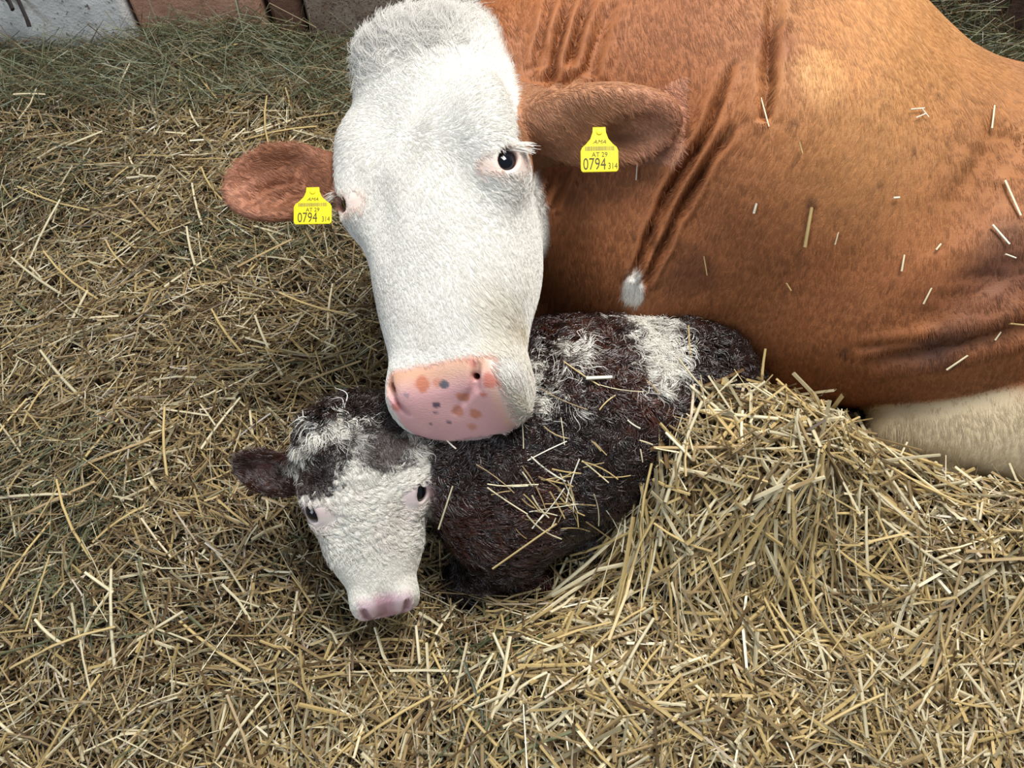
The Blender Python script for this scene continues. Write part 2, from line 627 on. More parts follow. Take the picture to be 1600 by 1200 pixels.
M_floor = wall_mat('darkened_bed_ground', srgb(44, 34, 22), srgb(72, 58, 36), srgb(96, 80, 50), .58, 14, .95, .8)  # ground coloured dark so gaps between straws look deep and shaded
M_white = wall_mat('whitewashed_plaster', srgb(196, 196, 196), srgb(226, 226, 224), srgb(110, 100, 94), .60, 10)
M_terra = wall_mat('pinkish_concrete', srgb(160, 118, 96), srgb(186, 146, 122), srgb(70, 46, 38), .60, 8)
M_rust = wall_mat('brown_panel', srgb(92, 66, 54), srgb(112, 82, 66), srgb(60, 44, 38), .62, 8)
M_speck = wall_mat('grey_speckled_stone', srgb(120, 100, 86), srgb(150, 138, 124), srgb(62, 48, 40), .55, 22)
M_darkw = wall_mat('dark_brown_wall', srgb(58, 42, 34), srgb(84, 60, 48), srgb(30, 24, 20), .6, 8)  # darker brown for the slabs at the right end
M_mortar = plain('mortar', srgb(70, 58, 50), .95)

_n = 230
gx, gy = np.meshgrid(np.linspace(-2.2, 2.2, _n), np.linspace(-.9, 1.93, _n), indexing='ij')
gz = bed(gx, gy) - .012
_i = np.arange(_n * _n).reshape(_n, _n)
floor = link_obj('floor', mesh_arrays('floor', np.stack([gx, gy, gz], -1).reshape(-1, 3),
                 np.stack([_i[:-1, :-1], _i[1:, :-1], _i[1:, 1:], _i[:-1, 1:]], -1).reshape(-1, 4)), M_floor)
floor['kind'] = 'structure'


def block(name, x0, x1, y0, y1, z0, z1, mat, parent=None, bev=.012, seed=0):
    """a wall piece with softened, slightly uneven edges"""
    r = random.Random(seed)
    xs_ = [x0, x0 + bev, x1 - bev, x1]; zs_ = [z0, z0 + bev, z1 - bev, z1]
    V, F = [], []
    for zi, z in enumerate(zs_):
        for xi, x in enumerate(xs_):
            edge_ = xi in (0, 3) or zi in (0, 3)
            V.append((x + r.uniform(-.004, .004), (y0 + bev if edge_ else y0 + r.uniform(-.003, .003)), z))
    for a in range(3):
        for b in range(3):
            i = a * 4 + b
            F.append((i, i + 1, i + 5, i + 4))
    nb = len(V)
    ring = [0, 1, 2, 3, 7, 11, 15, 14, 13, 12, 8, 4]
    for i in ring: V.append((V[i][0], y1, V[i][2]))
    for k in range(12):
        j = (k + 1) % 12
        F.append((ring[k], nb + k, nb + j, ring[j]))
    F.append(tuple(nb + k for k in range(12)))
    me = bpy.data.meshes.new(name); me.from_pydata(V, [], F); me.update()
    return link_obj(name, me, mat, parent)


WY = 1.88
wall = block('wall_back', -2.25, 2.25, WY + .06, WY + .25, -.05, 2.3, M_mortar)
wall['kind'] = 'structure'
for k, (x0, x1, m, dy) in enumerate([(-2.25, -1.005, M_white, 0), (-.995, -.655, M_terra, .012), (-.643, -.555, M_rust, .03), (-.545, -.10, M_speck, .015),
                                     (-.09, .62, M_speck, .02), (.63, 1.3, M_darkw, .02), (1.31, 2.25, M_darkw, .02)]):
    block('wall_slab', x0, x1, WY + dy, WY + .08, -.04, .78, m, wall, seed=k)
for k, (x0, x1, m) in enumerate([(-2.25, -1.3, M_white), (-1.29, -.3, M_white), (-.29, .7, M_speck), (.71, 2.25, M_darkw)]):
    block('wall_slab', x0, x1, WY + .01, WY + .08, .79, 2.28, m, wall, seed=20 + k)


# ------------------------------------------------------------------ hair
def tri_split(Q): return np.concatenate([Q[:, [0, 1, 2]], Q[:, [0, 2, 3]]])


def grow(name, parent, mat, V, Q, N, col, dens, count, length, flow, seed, lift=.35, radius=.00035, K=4,
         clump=0.0, cell=.006, curl=0.0, freq=1.5, jit=.25, shade=.12, facing=-.35, tipw=.25, stretch=(1, 1, 1)):
    r = np.random.default_rng(seed)
    T = tri_split(Q)
    a, b, c = V[T[:, 0]], V[T[:, 1]], V[T[:, 2]]
    ar = vlen(np.cross(b - a, c - a)) / 2
    ctr = (a + b + c) / 3
    w = ar * dens[T].mean(1)
    nf = N[T].mean(1)
    view = C0 - ctr; view /= vlen(view)[:, None]
    w = w * ((nf * view).sum(1) > facing)
    n = int(count * HAIR)
    if n < 5: return None
    f = r.choice(len(T), n, p=w / w.sum())
    u = r.random((n, 2)); sw = u.sum(1) > 1; u[sw] = 1 - u[sw]
    bw = np.stack([1 - u.sum(1), u[:, 0], u[:, 1]], 1)
    P = (V[T[f]] * bw[:, :, None]).sum(1)
    nn = (N[T[f]] * bw[:, :, None]).sum(1); nn /= vlen(nn)[:, None]
    cc = (col[T[f]] * bw[:, :, None]).sum(1)
    key = np.floor((P + r.normal(size=P.shape) * cell * .22 + .6 * cell * np.sin(P[:, [1, 2, 0]] * 2.1 / cell)) / (cell * np.array(stretch)) + r.random(3)).astype(np.int64)
    h = (key[:, 0] * 73856093) ^ (key[:, 1] * 19349663) ^ (key[:, 2] * 83492791)
    _, cid = np.unique(h, return_inverse=True)
    nc = cid.max() + 1
    cn = np.bincount(cid, minlength=nc)
    cm = np.stack([np.bincount(cid, P[:, k], nc) / cn for k in range(3)], 1)
    cd = r.normal(size=(nc, 3)); cph = r.random(nc) * 6.28; csh = r.normal(size=nc)
    cl = r.uniform(.7, 1.25, nc)
    d = flow(P, nn) + cd[cid] * jit + r.normal(size=(n, 3)) * jit * .4
    d -= nn * (d * nn).sum(1)[:, None]
    d /= np.maximum(vlen(d), 1e-6)[:, None]
    side = np.cross(nn, d)
    L = length(P) * cl[cid] * r.uniform(.8, 1.15, n)
    lf = lift * r.uniform(.6, 1.4, n)
    X = np.zeros((n, K, 3), np.float32)
    for k in range(K):
        t = k / (K - 1)
        q = P + d * (L * t)[:, None] + nn * (L * lf * (t - .55 * t * t) - .0012 * (k == 0))[:, None]
        if curl:
            ph = cph[cid] + 6.28 * freq * cl[cid] * t
            am = curl * min(1, t * 2.2)
            q += side * (am * np.sin(ph))[:, None] + nn * (am * .55 * np.cos(ph) * t + am * .4 * t)[:, None]
        if clump:
            q += (cm[cid] - P) * (clump * t ** .7)
        X[:, k] = q
    sh = (1 + shade * csh[cid] * .7 + shade * r.normal(size=n) * .6)
    sh = 1 + (sh - 1) * (1 - .8 * sstep(.1, .6, cc.mean(1)))
    cc = np.clip(cc * np.clip(sh, .35, 1.8)[:, None], 0, .95)
    return curves(name, parent, mat, X, cc, radius * r.uniform(.75, 1.25, n), tipw)


def curves(name, parent, mat, X, cc, rad, tipw=.25):
    n, K = X.shape[:2]
    cu = bpy.data.hair_curves.new(name)
    cu.add_curves([K] * n)
    cu.attributes['position'].data.foreach_set('vector', X.astype(np.float32).ravel())
    ra = cu.attributes.get('radius') or cu.attributes.new('radius', 'FLOAT', 'POINT')
    t = np.linspace(0, 1, K)
    ra.data.foreach_set('value', (np.asarray(rad)[:, None] * (1 - (1 - tipw) * t ** 2)[None]).astype(np.float32).ravel())
    at = cu.attributes.new('hcol', 'FLOAT_COLOR', 'CURVE')
    c4 = np.ones((n, 4), np.float32); c4[:, :3] = cc
    at.data.foreach_set('color', c4.ravel())
    o = link_obj(name, cu, mat, parent)
    o['kind'] = 'stuff'
    return o


def coat_mat(name, rough_dry=.62, rough_wet=.22, spec=.35, bump=.3):
    s = Nodes(name)
    a = s.n('ShaderNodeAttribute', attribute_name='coat')
    s.l(a.outputs['Color'], s.b.inputs['Base Color'])
    mp = s.n('ShaderNodeMapRange')
    mp.inputs['To Min'].default_value = rough_dry
    mp.inputs['To Max'].default_value = rough_wet
    s.l(a.outputs['Alpha'], mp.inputs['Value'])
    s.l(mp.outputs['Result'], s.b.inputs['Roughness'])
    s.b.inputs['Specular IOR Level'].default_value = spec
    s.b.inputs['Subsurface Weight'].default_value = 0.0
    nz = s.n('ShaderNodeTexNoise', Scale=420.0, Detail=3.0)
    bp = s.n('ShaderNodeBump', Strength=bump, Distance=0.002)
    s.l(nz.outputs['Fac'], bp.inputs['Height'])
    s.l(bp.outputs['Normal'], s.b.inputs['Normal'])
    return s.m


M_coat = coat_mat('animal_skin_and_coat')
M_hair = attr_mat('short_coat_hair', 'hcol', rough=.5, spec=.45)
M_wet = attr_mat('wet_calf_hair', 'hcol', rough=.22, spec=1.0)
M_eye = attr_mat('eyeball', 'coat', rough=.06, spec=.6)


def set_alpha(me, al):
    a = me.color_attributes['coat']
    c = np.empty(len(me.vertices) * 4, np.float32)
    a.data.foreach_get('color', c)
    c = c.reshape(-1, 4); c[:, 3] = al
    a.data.foreach_set('color', c.ravel())


def vnormals(V, Q):
    n = np.cross(V[Q[:, 2]] - V[Q[:, 0]], V[Q[:, 3]] - V[Q[:, 1]])
    out = np.zeros_like(V)
    for k in range(4): np.add.at(out, Q[:, k], n)
    return out / np.maximum(vlen(out), 1e-9)[:, None]


def eyeball(parent, c, r, gaze, iris, white, dark):
    nu, nv = 28, 18
    g = unit(gaze); s = unit(np.cross(g, (0, 0, 1))); t = np.cross(s, g)
    V = []
    for j in range(nv + 1):
        th = math.pi * j / nv
        for i in range(nu):
            ph = 2 * math.pi * i / nu
            V.append(c + r * (g * math.cos(th) + (s * math.cos(ph) + t * math.sin(ph)) * math.sin(th)))
    V = np.array(V)
    F = [(j * nu + i, j * nu + (i + 1) % nu, (j + 1) * nu + (i + 1) % nu, (j + 1) * nu + i) for j in range(nv) for i in range(nu)]
    cs = ((V - c) @ g) / r
    colr = mixc(np.tile(white, (len(V), 1)), dark, sstep(iris - .06, iris + .03, cs))
    return link_obj('eyeball', mesh_arrays('eyeball', V, np.array(F)[:, ::-1], True, colr), M_eye, parent)


# ------------------------------------------------------------------ cow: folds, coat, hair
BROWN = srgb(156, 98, 60); GOLD = srgb(208, 156, 100); RED = srgb(128, 72, 46); WHITE = srgb(228, 225, 218)
PINK = srgb(232, 178, 178); CREAM = srgb(196, 178, 146); DARK = srgb(70, 40, 30)

cow = empty('cow', (.55, 1.0, 0))
tag(cow, 'large red-brown cow with a white face lying in straw, muzzle resting on calf', 'cow')
cV, cQ, cN = build_cow()
cast = Caster(cV, cQ)
#          pixel polyline on the photo,                         depth, width, ridge
FOLDS = [([(1150, 90), (1120, 160), (1095, 225), (1040, 305), (1006, 390), (985, 440)], .030, .0062, .006),
         ([(1150, 190), (1112, 245), (1062, 330), (1030, 395), (1002, 448)], .030, .0062, .007),
         ([(1212, -20), (1204, 60), (1201, 135), (1192, 190)], .022, .0085, .002),
         ([(893, -10), (878, 40), (866, 90), (857, 130)], .012, .007, .006),
         ([(925, -10), (905, 40), (888, 100), (880, 140)], .012, .007, .006),
         ([(865, -10), (850, 50), (842, 110)], .008, .007, .005),
         ([(960, 0), (935, 60), (920, 120)], .007, .009, .004),
         ([(850, 262), (838, 300)], .006, .004, .003),
         ([(870, 258), (846, 325)], .007, .004, .003),
         ([(893, 262), (864, 330)], .006, .005, .003),
         ([(1340, 572), (1420, 556), (1500, 540), (1610, 505)], .012, .014, .005),
         ([(1330, 545), (1420, 534), (1470, 528)], .008, .008, .003),
         ([(1440, 520), (1500, 470), (1560, 440), (1620, 425)], .010, .030, .004),
         ([(1480, 380), (1530, 310), (1570, 250), (1610, 220)], .012, .040, .003),
         ([(380, 335), (400, 312), (430, 293), (470, 285)], .006, .006, .003),
         ([(405, 352), (430, 325), (455, 308), (480, 300)], .006, .006, .003)]
for pix, dep, wid, rid in FOLDS:
    pts = cast.line(pix)
    if len(pts) < 2: continue
    pts = np.array(pts)
    for _ in range(3):
        pts = np.concatenate([pts[:1], np.stack([pts[:-1] * .75 + pts[1:] * .25, pts[:-1] * .25 + pts[1:] * .75], 1).reshape(-1, 3), pts[-1:]])
    lo, hi = pts.min(0) - 5 * wid, pts.max(0) + 5 * wid
    m = ((cV > lo) & (cV < hi)).all(1)
    d, t = polydist(cV[m], pts)
    d = np.abs(d + .35 * wid * wobble(cV[m], 70, 77))
    tap = sstep(0, .45, t) * sstep(0, .15, 1 - t) 
    cV[m] += cN[m] * ((-dep * np.exp(-(d / wid) ** 2) + rid * np.exp(-((d - 2.1 * wid) / (wid * 1.1)) ** 2)) * tap)[:, None]
# loose hide: faint long undulations that follow the neck folds and the ribs
q = cV
body = 1 - sstep(.0, .06, .50 - vlen(cV - hw(0, .32, -.1)))
cV = cV + cN * (.0016 * wobble(cV * np.array([1.0, .6, .35]), 42, 3) * body)[:, None]
cN = vnormals(cV, cQ)

H = (cV - HP0) @ HM.T.astype(float)
hu, hv, hn = H.T
inhead = (chunked(lambda p: head_local((p - HP0.astype(np.float32)) @ HM.T), cV.astype(np.float32)) < .012)
near_face = sstep(.52, .47, vlen(cV - hw(0, .32, -.1)))
ccol = np.tile(BROWN, (len(cV), 1))
wv = wobble(cV, 9, 1)
ccol = mixc(ccol, GOLD, sstep(.45, .68, cV[:, 2] + .03 * wv) * sstep(.25, .6, cV[:, 0]) * .75)  # highlight along the upper body painted into the coat colour
ccol = mixc(ccol, RED, sstep(.40, .12, cV[:, 2] + .04 * wv) * .45)  # shade low on the body painted in as a darker red
ccol *= (1 + .06 * wobble(cV, 30, 2) + .04 * wobble(cV, 90, 5))[:, None]
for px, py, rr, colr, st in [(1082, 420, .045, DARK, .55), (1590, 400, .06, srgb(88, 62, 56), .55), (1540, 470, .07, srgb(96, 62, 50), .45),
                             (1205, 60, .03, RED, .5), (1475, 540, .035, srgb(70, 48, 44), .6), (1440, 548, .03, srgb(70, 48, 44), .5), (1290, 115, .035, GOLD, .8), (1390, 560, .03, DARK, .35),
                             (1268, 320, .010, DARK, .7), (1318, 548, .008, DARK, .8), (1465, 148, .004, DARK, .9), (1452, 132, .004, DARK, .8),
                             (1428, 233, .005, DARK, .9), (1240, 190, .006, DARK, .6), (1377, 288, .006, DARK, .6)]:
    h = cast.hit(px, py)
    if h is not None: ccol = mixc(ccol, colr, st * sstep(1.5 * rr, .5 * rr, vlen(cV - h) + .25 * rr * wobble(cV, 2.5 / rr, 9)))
# white on the brisket, cream hind leg
h = cast.hit(992, 452)
if h is not None: ccol = mixc(ccol, WHITE, sstep(.026, .017, vlen((cV - h) * np.array([1.15, .8, .62])) + .004 * wobble(cV, 110, 88)))
leg = np.minimum(cone(cV.astype(np.float32), (1.20, .56, .12), (.78, .60, .10), .075, .055),
                 np.minimum(cone(cV.astype(np.float32), (.95, .635, .21), (.705, .67, .135), .135, .060), cone(cV.astype(np.float32), (1.20, .66, .20), (.95, .635, .21), .15, .135)))
ccol = mixc(ccol, CREAM, sstep(.022, .004, leg) * sstep(.330, .300, cV[:, 2] + .014 * wobble(cV, 45, 4)) * sstep(.58, .62, cV[:, 0]))
ccol = mixc(ccol, srgb(150, 108, 72), sstep(.022, .004, leg) * sstep(.15, .11, cV[:, 2] + .01 * wobble(cV, 35, 4)) * sstep(.58, .62, cV[:, 0]) * .8)
# ears
ear = {}
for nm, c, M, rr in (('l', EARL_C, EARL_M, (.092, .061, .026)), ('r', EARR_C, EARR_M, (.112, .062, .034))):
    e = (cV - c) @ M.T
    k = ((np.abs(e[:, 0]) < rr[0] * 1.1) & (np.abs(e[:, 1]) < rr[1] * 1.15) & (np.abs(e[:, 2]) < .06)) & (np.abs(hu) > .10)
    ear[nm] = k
    inn = k & ((cN @ M[2]) > .1)
    ccol[k] = ccol[k] * .3 + (srgb(158, 106, 78) if nm == 'l' else srgb(196, 146, 108)) * .7  # left ear's base colour is darkened to hold its shade
    s = np.zeros(len(cV)); s[inn] = 1
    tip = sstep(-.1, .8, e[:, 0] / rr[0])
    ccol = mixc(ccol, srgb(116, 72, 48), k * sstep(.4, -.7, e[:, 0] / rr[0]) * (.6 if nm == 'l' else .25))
    ccol = mixc(ccol, srgb(186, 132, 106), s * (.15 + .65 * tip))
# white face
edge = .010 * wobble(cV, 45, 6)
face = near_face * sstep(-.155, -.135, hn + edge - .22 * sstep(.24, .30, hv) * -1) * sstep(-.08, -.06, hv) * sstep(.172, .160, np.abs(hu) + edge * .5)
face *= np.where(ear['l'] | ear['r'], 0, 1)
skin_near = sstep(.016, .008, chunked(lambda p: head_local((p - HP0.astype(np.float32)) @ HM.T), cV.astype(np.float32)))
face = face * skin_near
ccol = mixc(ccol, WHITE, face)
ccol = mixc(ccol, srgb(214, 196, 160), face * .45 * sstep(.38, .50, hv) * sstep(.03, .09, hu) * (.7 + .5 * wobble(cV, 50, 8)))
ccol = mixc(ccol, srgb(206, 200, 192), face * .35 * sstep(.3, .9, wobble(cV * np.array([1, 1, 1]), 40, 11)))
# nose pad
pad = ((hv - .612) * .80 + (hn + .062) * .60)
pw = sstep(.084, .074, np.abs(hu + .008) + .15 * np.maximum(hv - .60, 0) + .003 * wobble(cV, 90, 12)) * sstep(.528, .540, hv + .0022 * wobble(cV, 120, 13)) * sstep(-.125, -.112, hn) * near_face
top = pw * sstep(.575, .545, hv)
ccol = mixc(ccol, PINK, pw)
ccol = mixc(ccol, srgb(226, 176, 142), top * .85)
ccol = mixc(ccol, srgb(232, 188, 168), pw * sstep(.050, .066, hu) * .8)
ccol = mixc(ccol, srgb(238, 220, 214), pw * sstep(-.10, -.114, hn) * .6)
for px, py, rr, colr in [(660, 600, .0100, srgb(206, 128, 100)), (683, 598, .006, srgb(214, 150, 128)), (694, 601, .0055, srgb(84, 92, 104)),
                         (682, 633, .0055, srgb(82, 76, 92)), (765, 596, .0095, srgb(212, 130, 114)), (755, 617, .005, srgb(212, 130, 114)),
                         (724, 620, .009, srgb(204, 132, 108)), (716, 641, .009, srgb(208, 138, 116)), (744, 647, .009, srgb(208, 134, 110)),
                         (738, 666, .008, srgb(214, 148, 130)), (618, 636, .007, srgb(206, 132, 122)), (740, 567, .006, srgb(214, 140, 128)),
                         (702, 660, .003, srgb(120, 100, 112)), (672, 662, .0025, srgb(120, 100, 112)), (680, 645, .0025, srgb(110, 100, 116)), (635, 618, .004, srgb(180, 150, 158))]:
    h = cast.hit(px, py)
    if h is not None: ccol = mixc(ccol, colr, .92 * sstep(rr * 1.25, rr * .75, vlen(cV - h) + .22 * rr * wobble(cV, 260, int(px))))
# nostril lining
nost = np.min([cone(H.astype(np.float32), a_, b_, ra_ * .7, rb_ * .7) for pts in NOSTRILS for a_, b_, ra_, rb_, k_ in pts], 0)
ccol = mixc(ccol, srgb(150, 92, 92), near_face * sstep(.0045, -.002, nost) * .65)
# lids
for E in (EYE_R, EYE_L):
    d = vlen((H - np.array(E)) * np.array([.8, 1.05, .8]))
    ccol = mixc(ccol, srgb(228, 190, 172), sstep(.037, .022, d + .003 * wobble(cV, 120, 14)) * .85)
    ccol = mixc(ccol, srgb(222, 140, 122), sstep(.030, .020, d + .004 * wobble(cV, 150, 15)) * sstep(-.01, .012, hv - E[1]) * .6)
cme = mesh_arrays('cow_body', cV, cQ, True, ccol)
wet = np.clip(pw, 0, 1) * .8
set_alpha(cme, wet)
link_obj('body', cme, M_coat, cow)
for E, sx in ((EYE_R, 1), (EYE_L, -1)):
    e = np.array(E); ax = unit((.66 * sx, .06, .75))
    cc = e + ax * .0065
    gz = HL * (ax[0] + .12 * sx) + HA * (ax[1] + .06) + HN * ax[2]
    eyeball(cow, hw(*cc), .0215, gz, .60, srgb(232, 214, 214), srgb(12, 13, 22))

WHORL = np.array([0.0, .20])


def face_flow(P, nn):
    q = (P - HP0) @ HM.T.astype(float)
    du, dv = q[:, 0] - WHORL[0], q[:, 1] - WHORL[1]
    r = np.sqrt(du ** 2 + dv ** 2) + .02
    a = np.stack([du / r * 1.0 + .25 * dv / r, dv / r + .9 * sstep(.0, .12, dv) - .25 * du / r, np.zeros(len(P))], 1)
    a[:, 0] += .35 * np.sin(38 * q[:, 1] + 20 * q[:, 0]); a[:, 1] += .2 * np.sin(50 * q[:, 0])
    low = sstep(.36, .46, q[:, 1]) * sstep(.02, .07, q[:, 0])
    a[:, 0] += low * .9
    return a @ HM.astype(float)


def body_flow(P, nn):
    d = np.tile(np.array([.10, -.15, -1.0]), (len(P), 1))
    w = wobble(P, 12, 21); w2 = wobble(P, 10, 22)
    d[:, 0] += .45 * w - .35 * sstep(.45, .15, P[:, 0])
    d[:, 1] += .3 * w2
    up = sstep(.5, .95, nn[:, 2])
    d[:, 1] -= up * .8; d[:, 0] += up * .3
    return d


def ear_flow(P, nn):
    l = vlen(P - EARL_C) < vlen(P - EARR_C)
    x = np.where(l[:, None], EARL_M[0], EARR_M[0]); y = np.where(l[:, None], EARL_M[1], EARR_M[1])
    return x * .8 - y * .75


isear = (ear['l'] | ear['r']).astype(float)
pinkw = np.clip(pw + sum(sstep(.034, .028, vlen((H - np.array(E)) * np.array([.8, 1.05, .8]))) for E in (EYE_R, EYE_L)), 0, 1)
facew = face * (1 - pinkw)
# the hair keeps clear of nostrils, pad and lids
grow('face_hair', cow, M_hair, cV, cQ, cN, ccol, np.where(facew > .5, 1.0, 0.0), 95000,
     lambda P: .0095 + .010 * sstep(.12, .02, (P - HP0) @ HA) - .004 * sstep(.49, .53, (P - HP0) @ HA) + .008 * sstep(.36, .48, (P - HP0) @ HA) * sstep(.0, .07, (P - HP0) @ HL),
     face_flow, 31, lift=.13, radius=.00028, K=5, clump=.65, cell=.0065, curl=.0006, jit=.14, shade=.06)
tuft = sstep(.09, .02, np.abs(hv - .02)) * facew * sstep(.11, .07, np.abs(hu))
grow('poll_tuft', cow, M_hair, cV, cQ, cN, ccol, tuft, 3500, lambda P: .030 + 0 * P[:, 0], face_flow, 32, lift=.35, radius=.0003, K=7,
     clump=.7, cell=.010, curl=.0030, freq=.8, jit=.5, shade=.08)
bodyw = (1 - face) * (1 - pinkw) * (1 - isear) * sstep(1.45, 1.2, cV[:, 0])
grow('coat_hair', cow, M_hair, cV, cQ, cN, ccol, np.where(bodyw > .5, 1.0, 0.0), 260000, lambda P: .013 + .006 * sstep(.3, .1, P[:, 2]),
     body_flow, 33, lift=.075, radius=.00027, K=4, clump=.40, cell=.008, jit=.09, shade=.13, stretch=(1, 1.6, 2.6), facing=-.2)
grow('ear_hair', cow, M_hair, cV, cQ, cN, ccol, isear, 20000, lambda P: .010 + .010 * sstep(.10, -.02, vlen(P - np.where((vlen(P - EARL_C) < vlen(P - EARR_C))[:, None], EARL_C, EARR_C))),
     ear_flow, 34, lift=.18, radius=.00028, K=5, clump=.5, cell=.007, jit=.25, shade=.12)
# lashes
lx = []
for E, sx in ((EYE_R, 1), (EYE_L, -1)):
    e = np.array(E)
    for i in range(46):
        o0 = e + np.array([sx * rng.uniform(.012, .024), -.017 + rng.uniform(-.004, .004), rng.uniform(.010, .020)])
        dv = np.array([sx * (1.0 + rng.normal() * .12), .10 + rng.normal() * .14, .12 + rng.normal() * .10])
        ln = rng.uniform(.024, .040)
        lx.append([hw(*(o0 + dv * ln * t + np.array([0, .006, -.008]) * t * t)) for t in np.linspace(0, 1, 5)])
lx = np.array(lx)
curves('eyelashes', cow, M_hair, lx, np.tile(srgb(240, 236, 228), (len(lx), 1)), np.full(len(lx), .0006))


# ------------------------------------------------------------------ calf: coat and hair
KDARK = srgb(40, 23, 18); KRED = srgb(82, 43, 30); KWHITE = srgb(234, 230, 220)
calf = empty('calf', (.1, .6, 0))
tag(calf, 'small wet newborn calf with dark brown curly coat and white face, lying in straw', 'calf')
kV, kQ, kN = build_calf()
kcast = Caster(kV, kQ)
K_ = (kV - KP0) @ KM.T.astype(float)
ku, kv, kn = K_.T
kcol = np.tile(KDARK, (len(kV), 1))
kcol = mixc(kcol, KRED, .6 * sstep(-.1, .9, wobble(kV, 22, 41)))
nearh = sstep(.020, .010, chunked(lambda p: calf_head((p - KP0.astype(np.float32)) @ KM.T), kV.astype(np.float32)))
nearh = nearh * sstep(.30, .27, vlen(kV - kw(0, .16, -.05)))
kface = nearh * sstep(.012, .030, kv + .006 * wobble(kV, 90, 42)) * sstep(-.085, -.070, kn + .05 * sstep(.10, .2, kv) * -1 + .15 * sstep(.15, .2, kv)) * sstep(.094, .088, np.abs(ku))
kmask = kface.copy()
for px, py, rr, st in [(482, 742, .026, 1), (500, 718, .030, 1), (492, 700, .022, 1), (520, 690, .016, 1), (512, 745, .020, 1), (520, 712, .018, .9), (496, 755, .014, 1), (560, 690, .010, .2),
                       (585, 685, .028, 1), (612, 694, .028, 1), (600, 660, .030, 1), (628, 672, .018, 1), (632, 706, .012, 1), (575, 650, .028, 1), (600, 705, .012, .9)]:
    h = kcast.hit(px, py)
    if h is not None: kmask = np.minimum(kmask, 1 - st * sstep(rr * 1.1, rr * .8, vlen(kV - h) + .25 * rr * wobble(kV, 150, int(px + py))))
for px, py, rr in [(505, 670, .013), (525, 662, .014), (542, 660, .010), (482, 690, .009), (468, 735, .008), (640, 690, .010), (645, 705, .012),
                   (985, 488, .040), (1005, 510, .046), (1020, 540, .044), (1035, 560, .036), (965, 484, .028), (1020, 575, .030), (1045, 540, .03),
                   (875, 545, .018), (890, 552, .016), (826, 588, .024), (832, 608, .024), (825, 565, .018), (836, 626, .014), (895, 608, .010), (900, 616, .010)]:
    h = kcast.hit(px, py)
    if h is not None: kmask = np.maximum(kmask, sstep(rr * 1.15, rr * .85, vlen(kV - h) + .3 * rr * wobble(kV, 110, int(px))))
kcol = mixc(kcol, KWHITE, kmask)
kcol = mixc(kcol, srgb(228, 206, 202), kface * .25 * sstep(.3, .9, wobble(kV, 30, 45)))
for sx in (-1, 1):
    d = vlen((K_ - KEYE_R * np.array([sx, 1, 1])) * np.array([.8, 1, .9]))
    kcol = mixc(kcol, srgb(214, 182, 184), sstep(.032, .018, d) * .45)
    kcol = mixc(kcol, srgb(150, 122, 126), sstep(.021, .016, d) * .7)
kpad = nearh * sstep(.045, .036, np.abs(ku) + .002 * wobble(kV, 150, 46)) * sstep(.264, .290, kv + .30 * np.maximum(kn + .02, -.02) + .002 * wobble(kV, 200, 47)) * sstep(-.078, -.066, kn)
kcol = mixc(kcol, srgb(228, 194, 204), kpad * .85)
kcol = mixc(kcol, srgb(206, 150, 168), kpad * sstep(.017, .009, np.abs(ku)) * .6)
ka = np.stack([np.abs(ku), kv, kn], 1).astype(np.float32)
kn_ = np.minimum(cone(ka, (.033, .294, -.018), (.029, .312, -.032), .002, .002), cone(ka, (.029, .312, -.034), (.017, .328, -.048), .001, .001))
kcol = mixc(kcol, srgb(160, 116, 126), nearh * sstep(.006, .002, kn_) * .8)
e = (kV - KEARL_C) @ KEARL_M.T
kear = (vlen(e / np.array([.062, .04, .04])) < 1) & (np.abs(ku) > .068)
kcol[kear] = KDARK * .6 + KRED * .4
kcol = mixc(kcol, srgb(150, 96, 88), (kear & ((kN @ KEARL_M[2]) > .3)) * sstep(.03, -.015, np.abs(e[:, 0] - .005)) * sstep(.026, .0, np.abs(e[:, 1] + .004)) * .75)
kme = mesh_arrays('calf_body', kV, kQ, True, kcol)
set_alpha(kme, np.clip(kpad * .85 + (1 - kmask) * .35, 0, 1))
link_obj('body', kme, M_coat, calf)
for sx in (1, -1):
    ax = unit((.80 * sx, .08, .59))
    eyeball(calf, kw(*(KEYE_R * np.array([sx, 1, 1]) + ax * .0035)), .0162, KL * ax[0] + KA * ax[1] + KN * ax[2], .35, srgb(60, 50, 60), srgb(9, 9, 16))


def calf_flow(P, nn):
    q = (P - KP0) @ KM.T.astype(float)
    f = np.stack([q[:, 0] * 9, .7 + .5 * sstep(.05, .2, q[:, 1]), np.zeros(len(P))], 1)
    f[:, 0] += .7 * np.sin(60 * q[:, 1] + 30 * q[:, 0])
    hd = f @ KM.astype(float)
    b = np.tile(np.array([.25, -.55, -.8]), (len(P), 1))
    b[:, 0] += .9 * wobble(P, 16, 51); b[:, 1] += .6 * wobble(P, 18, 52)
    m = sstep(.26, .20, vlen(P - kw(0, .14, -.04)))[:, None]
    return hd * m + b * (1 - m)


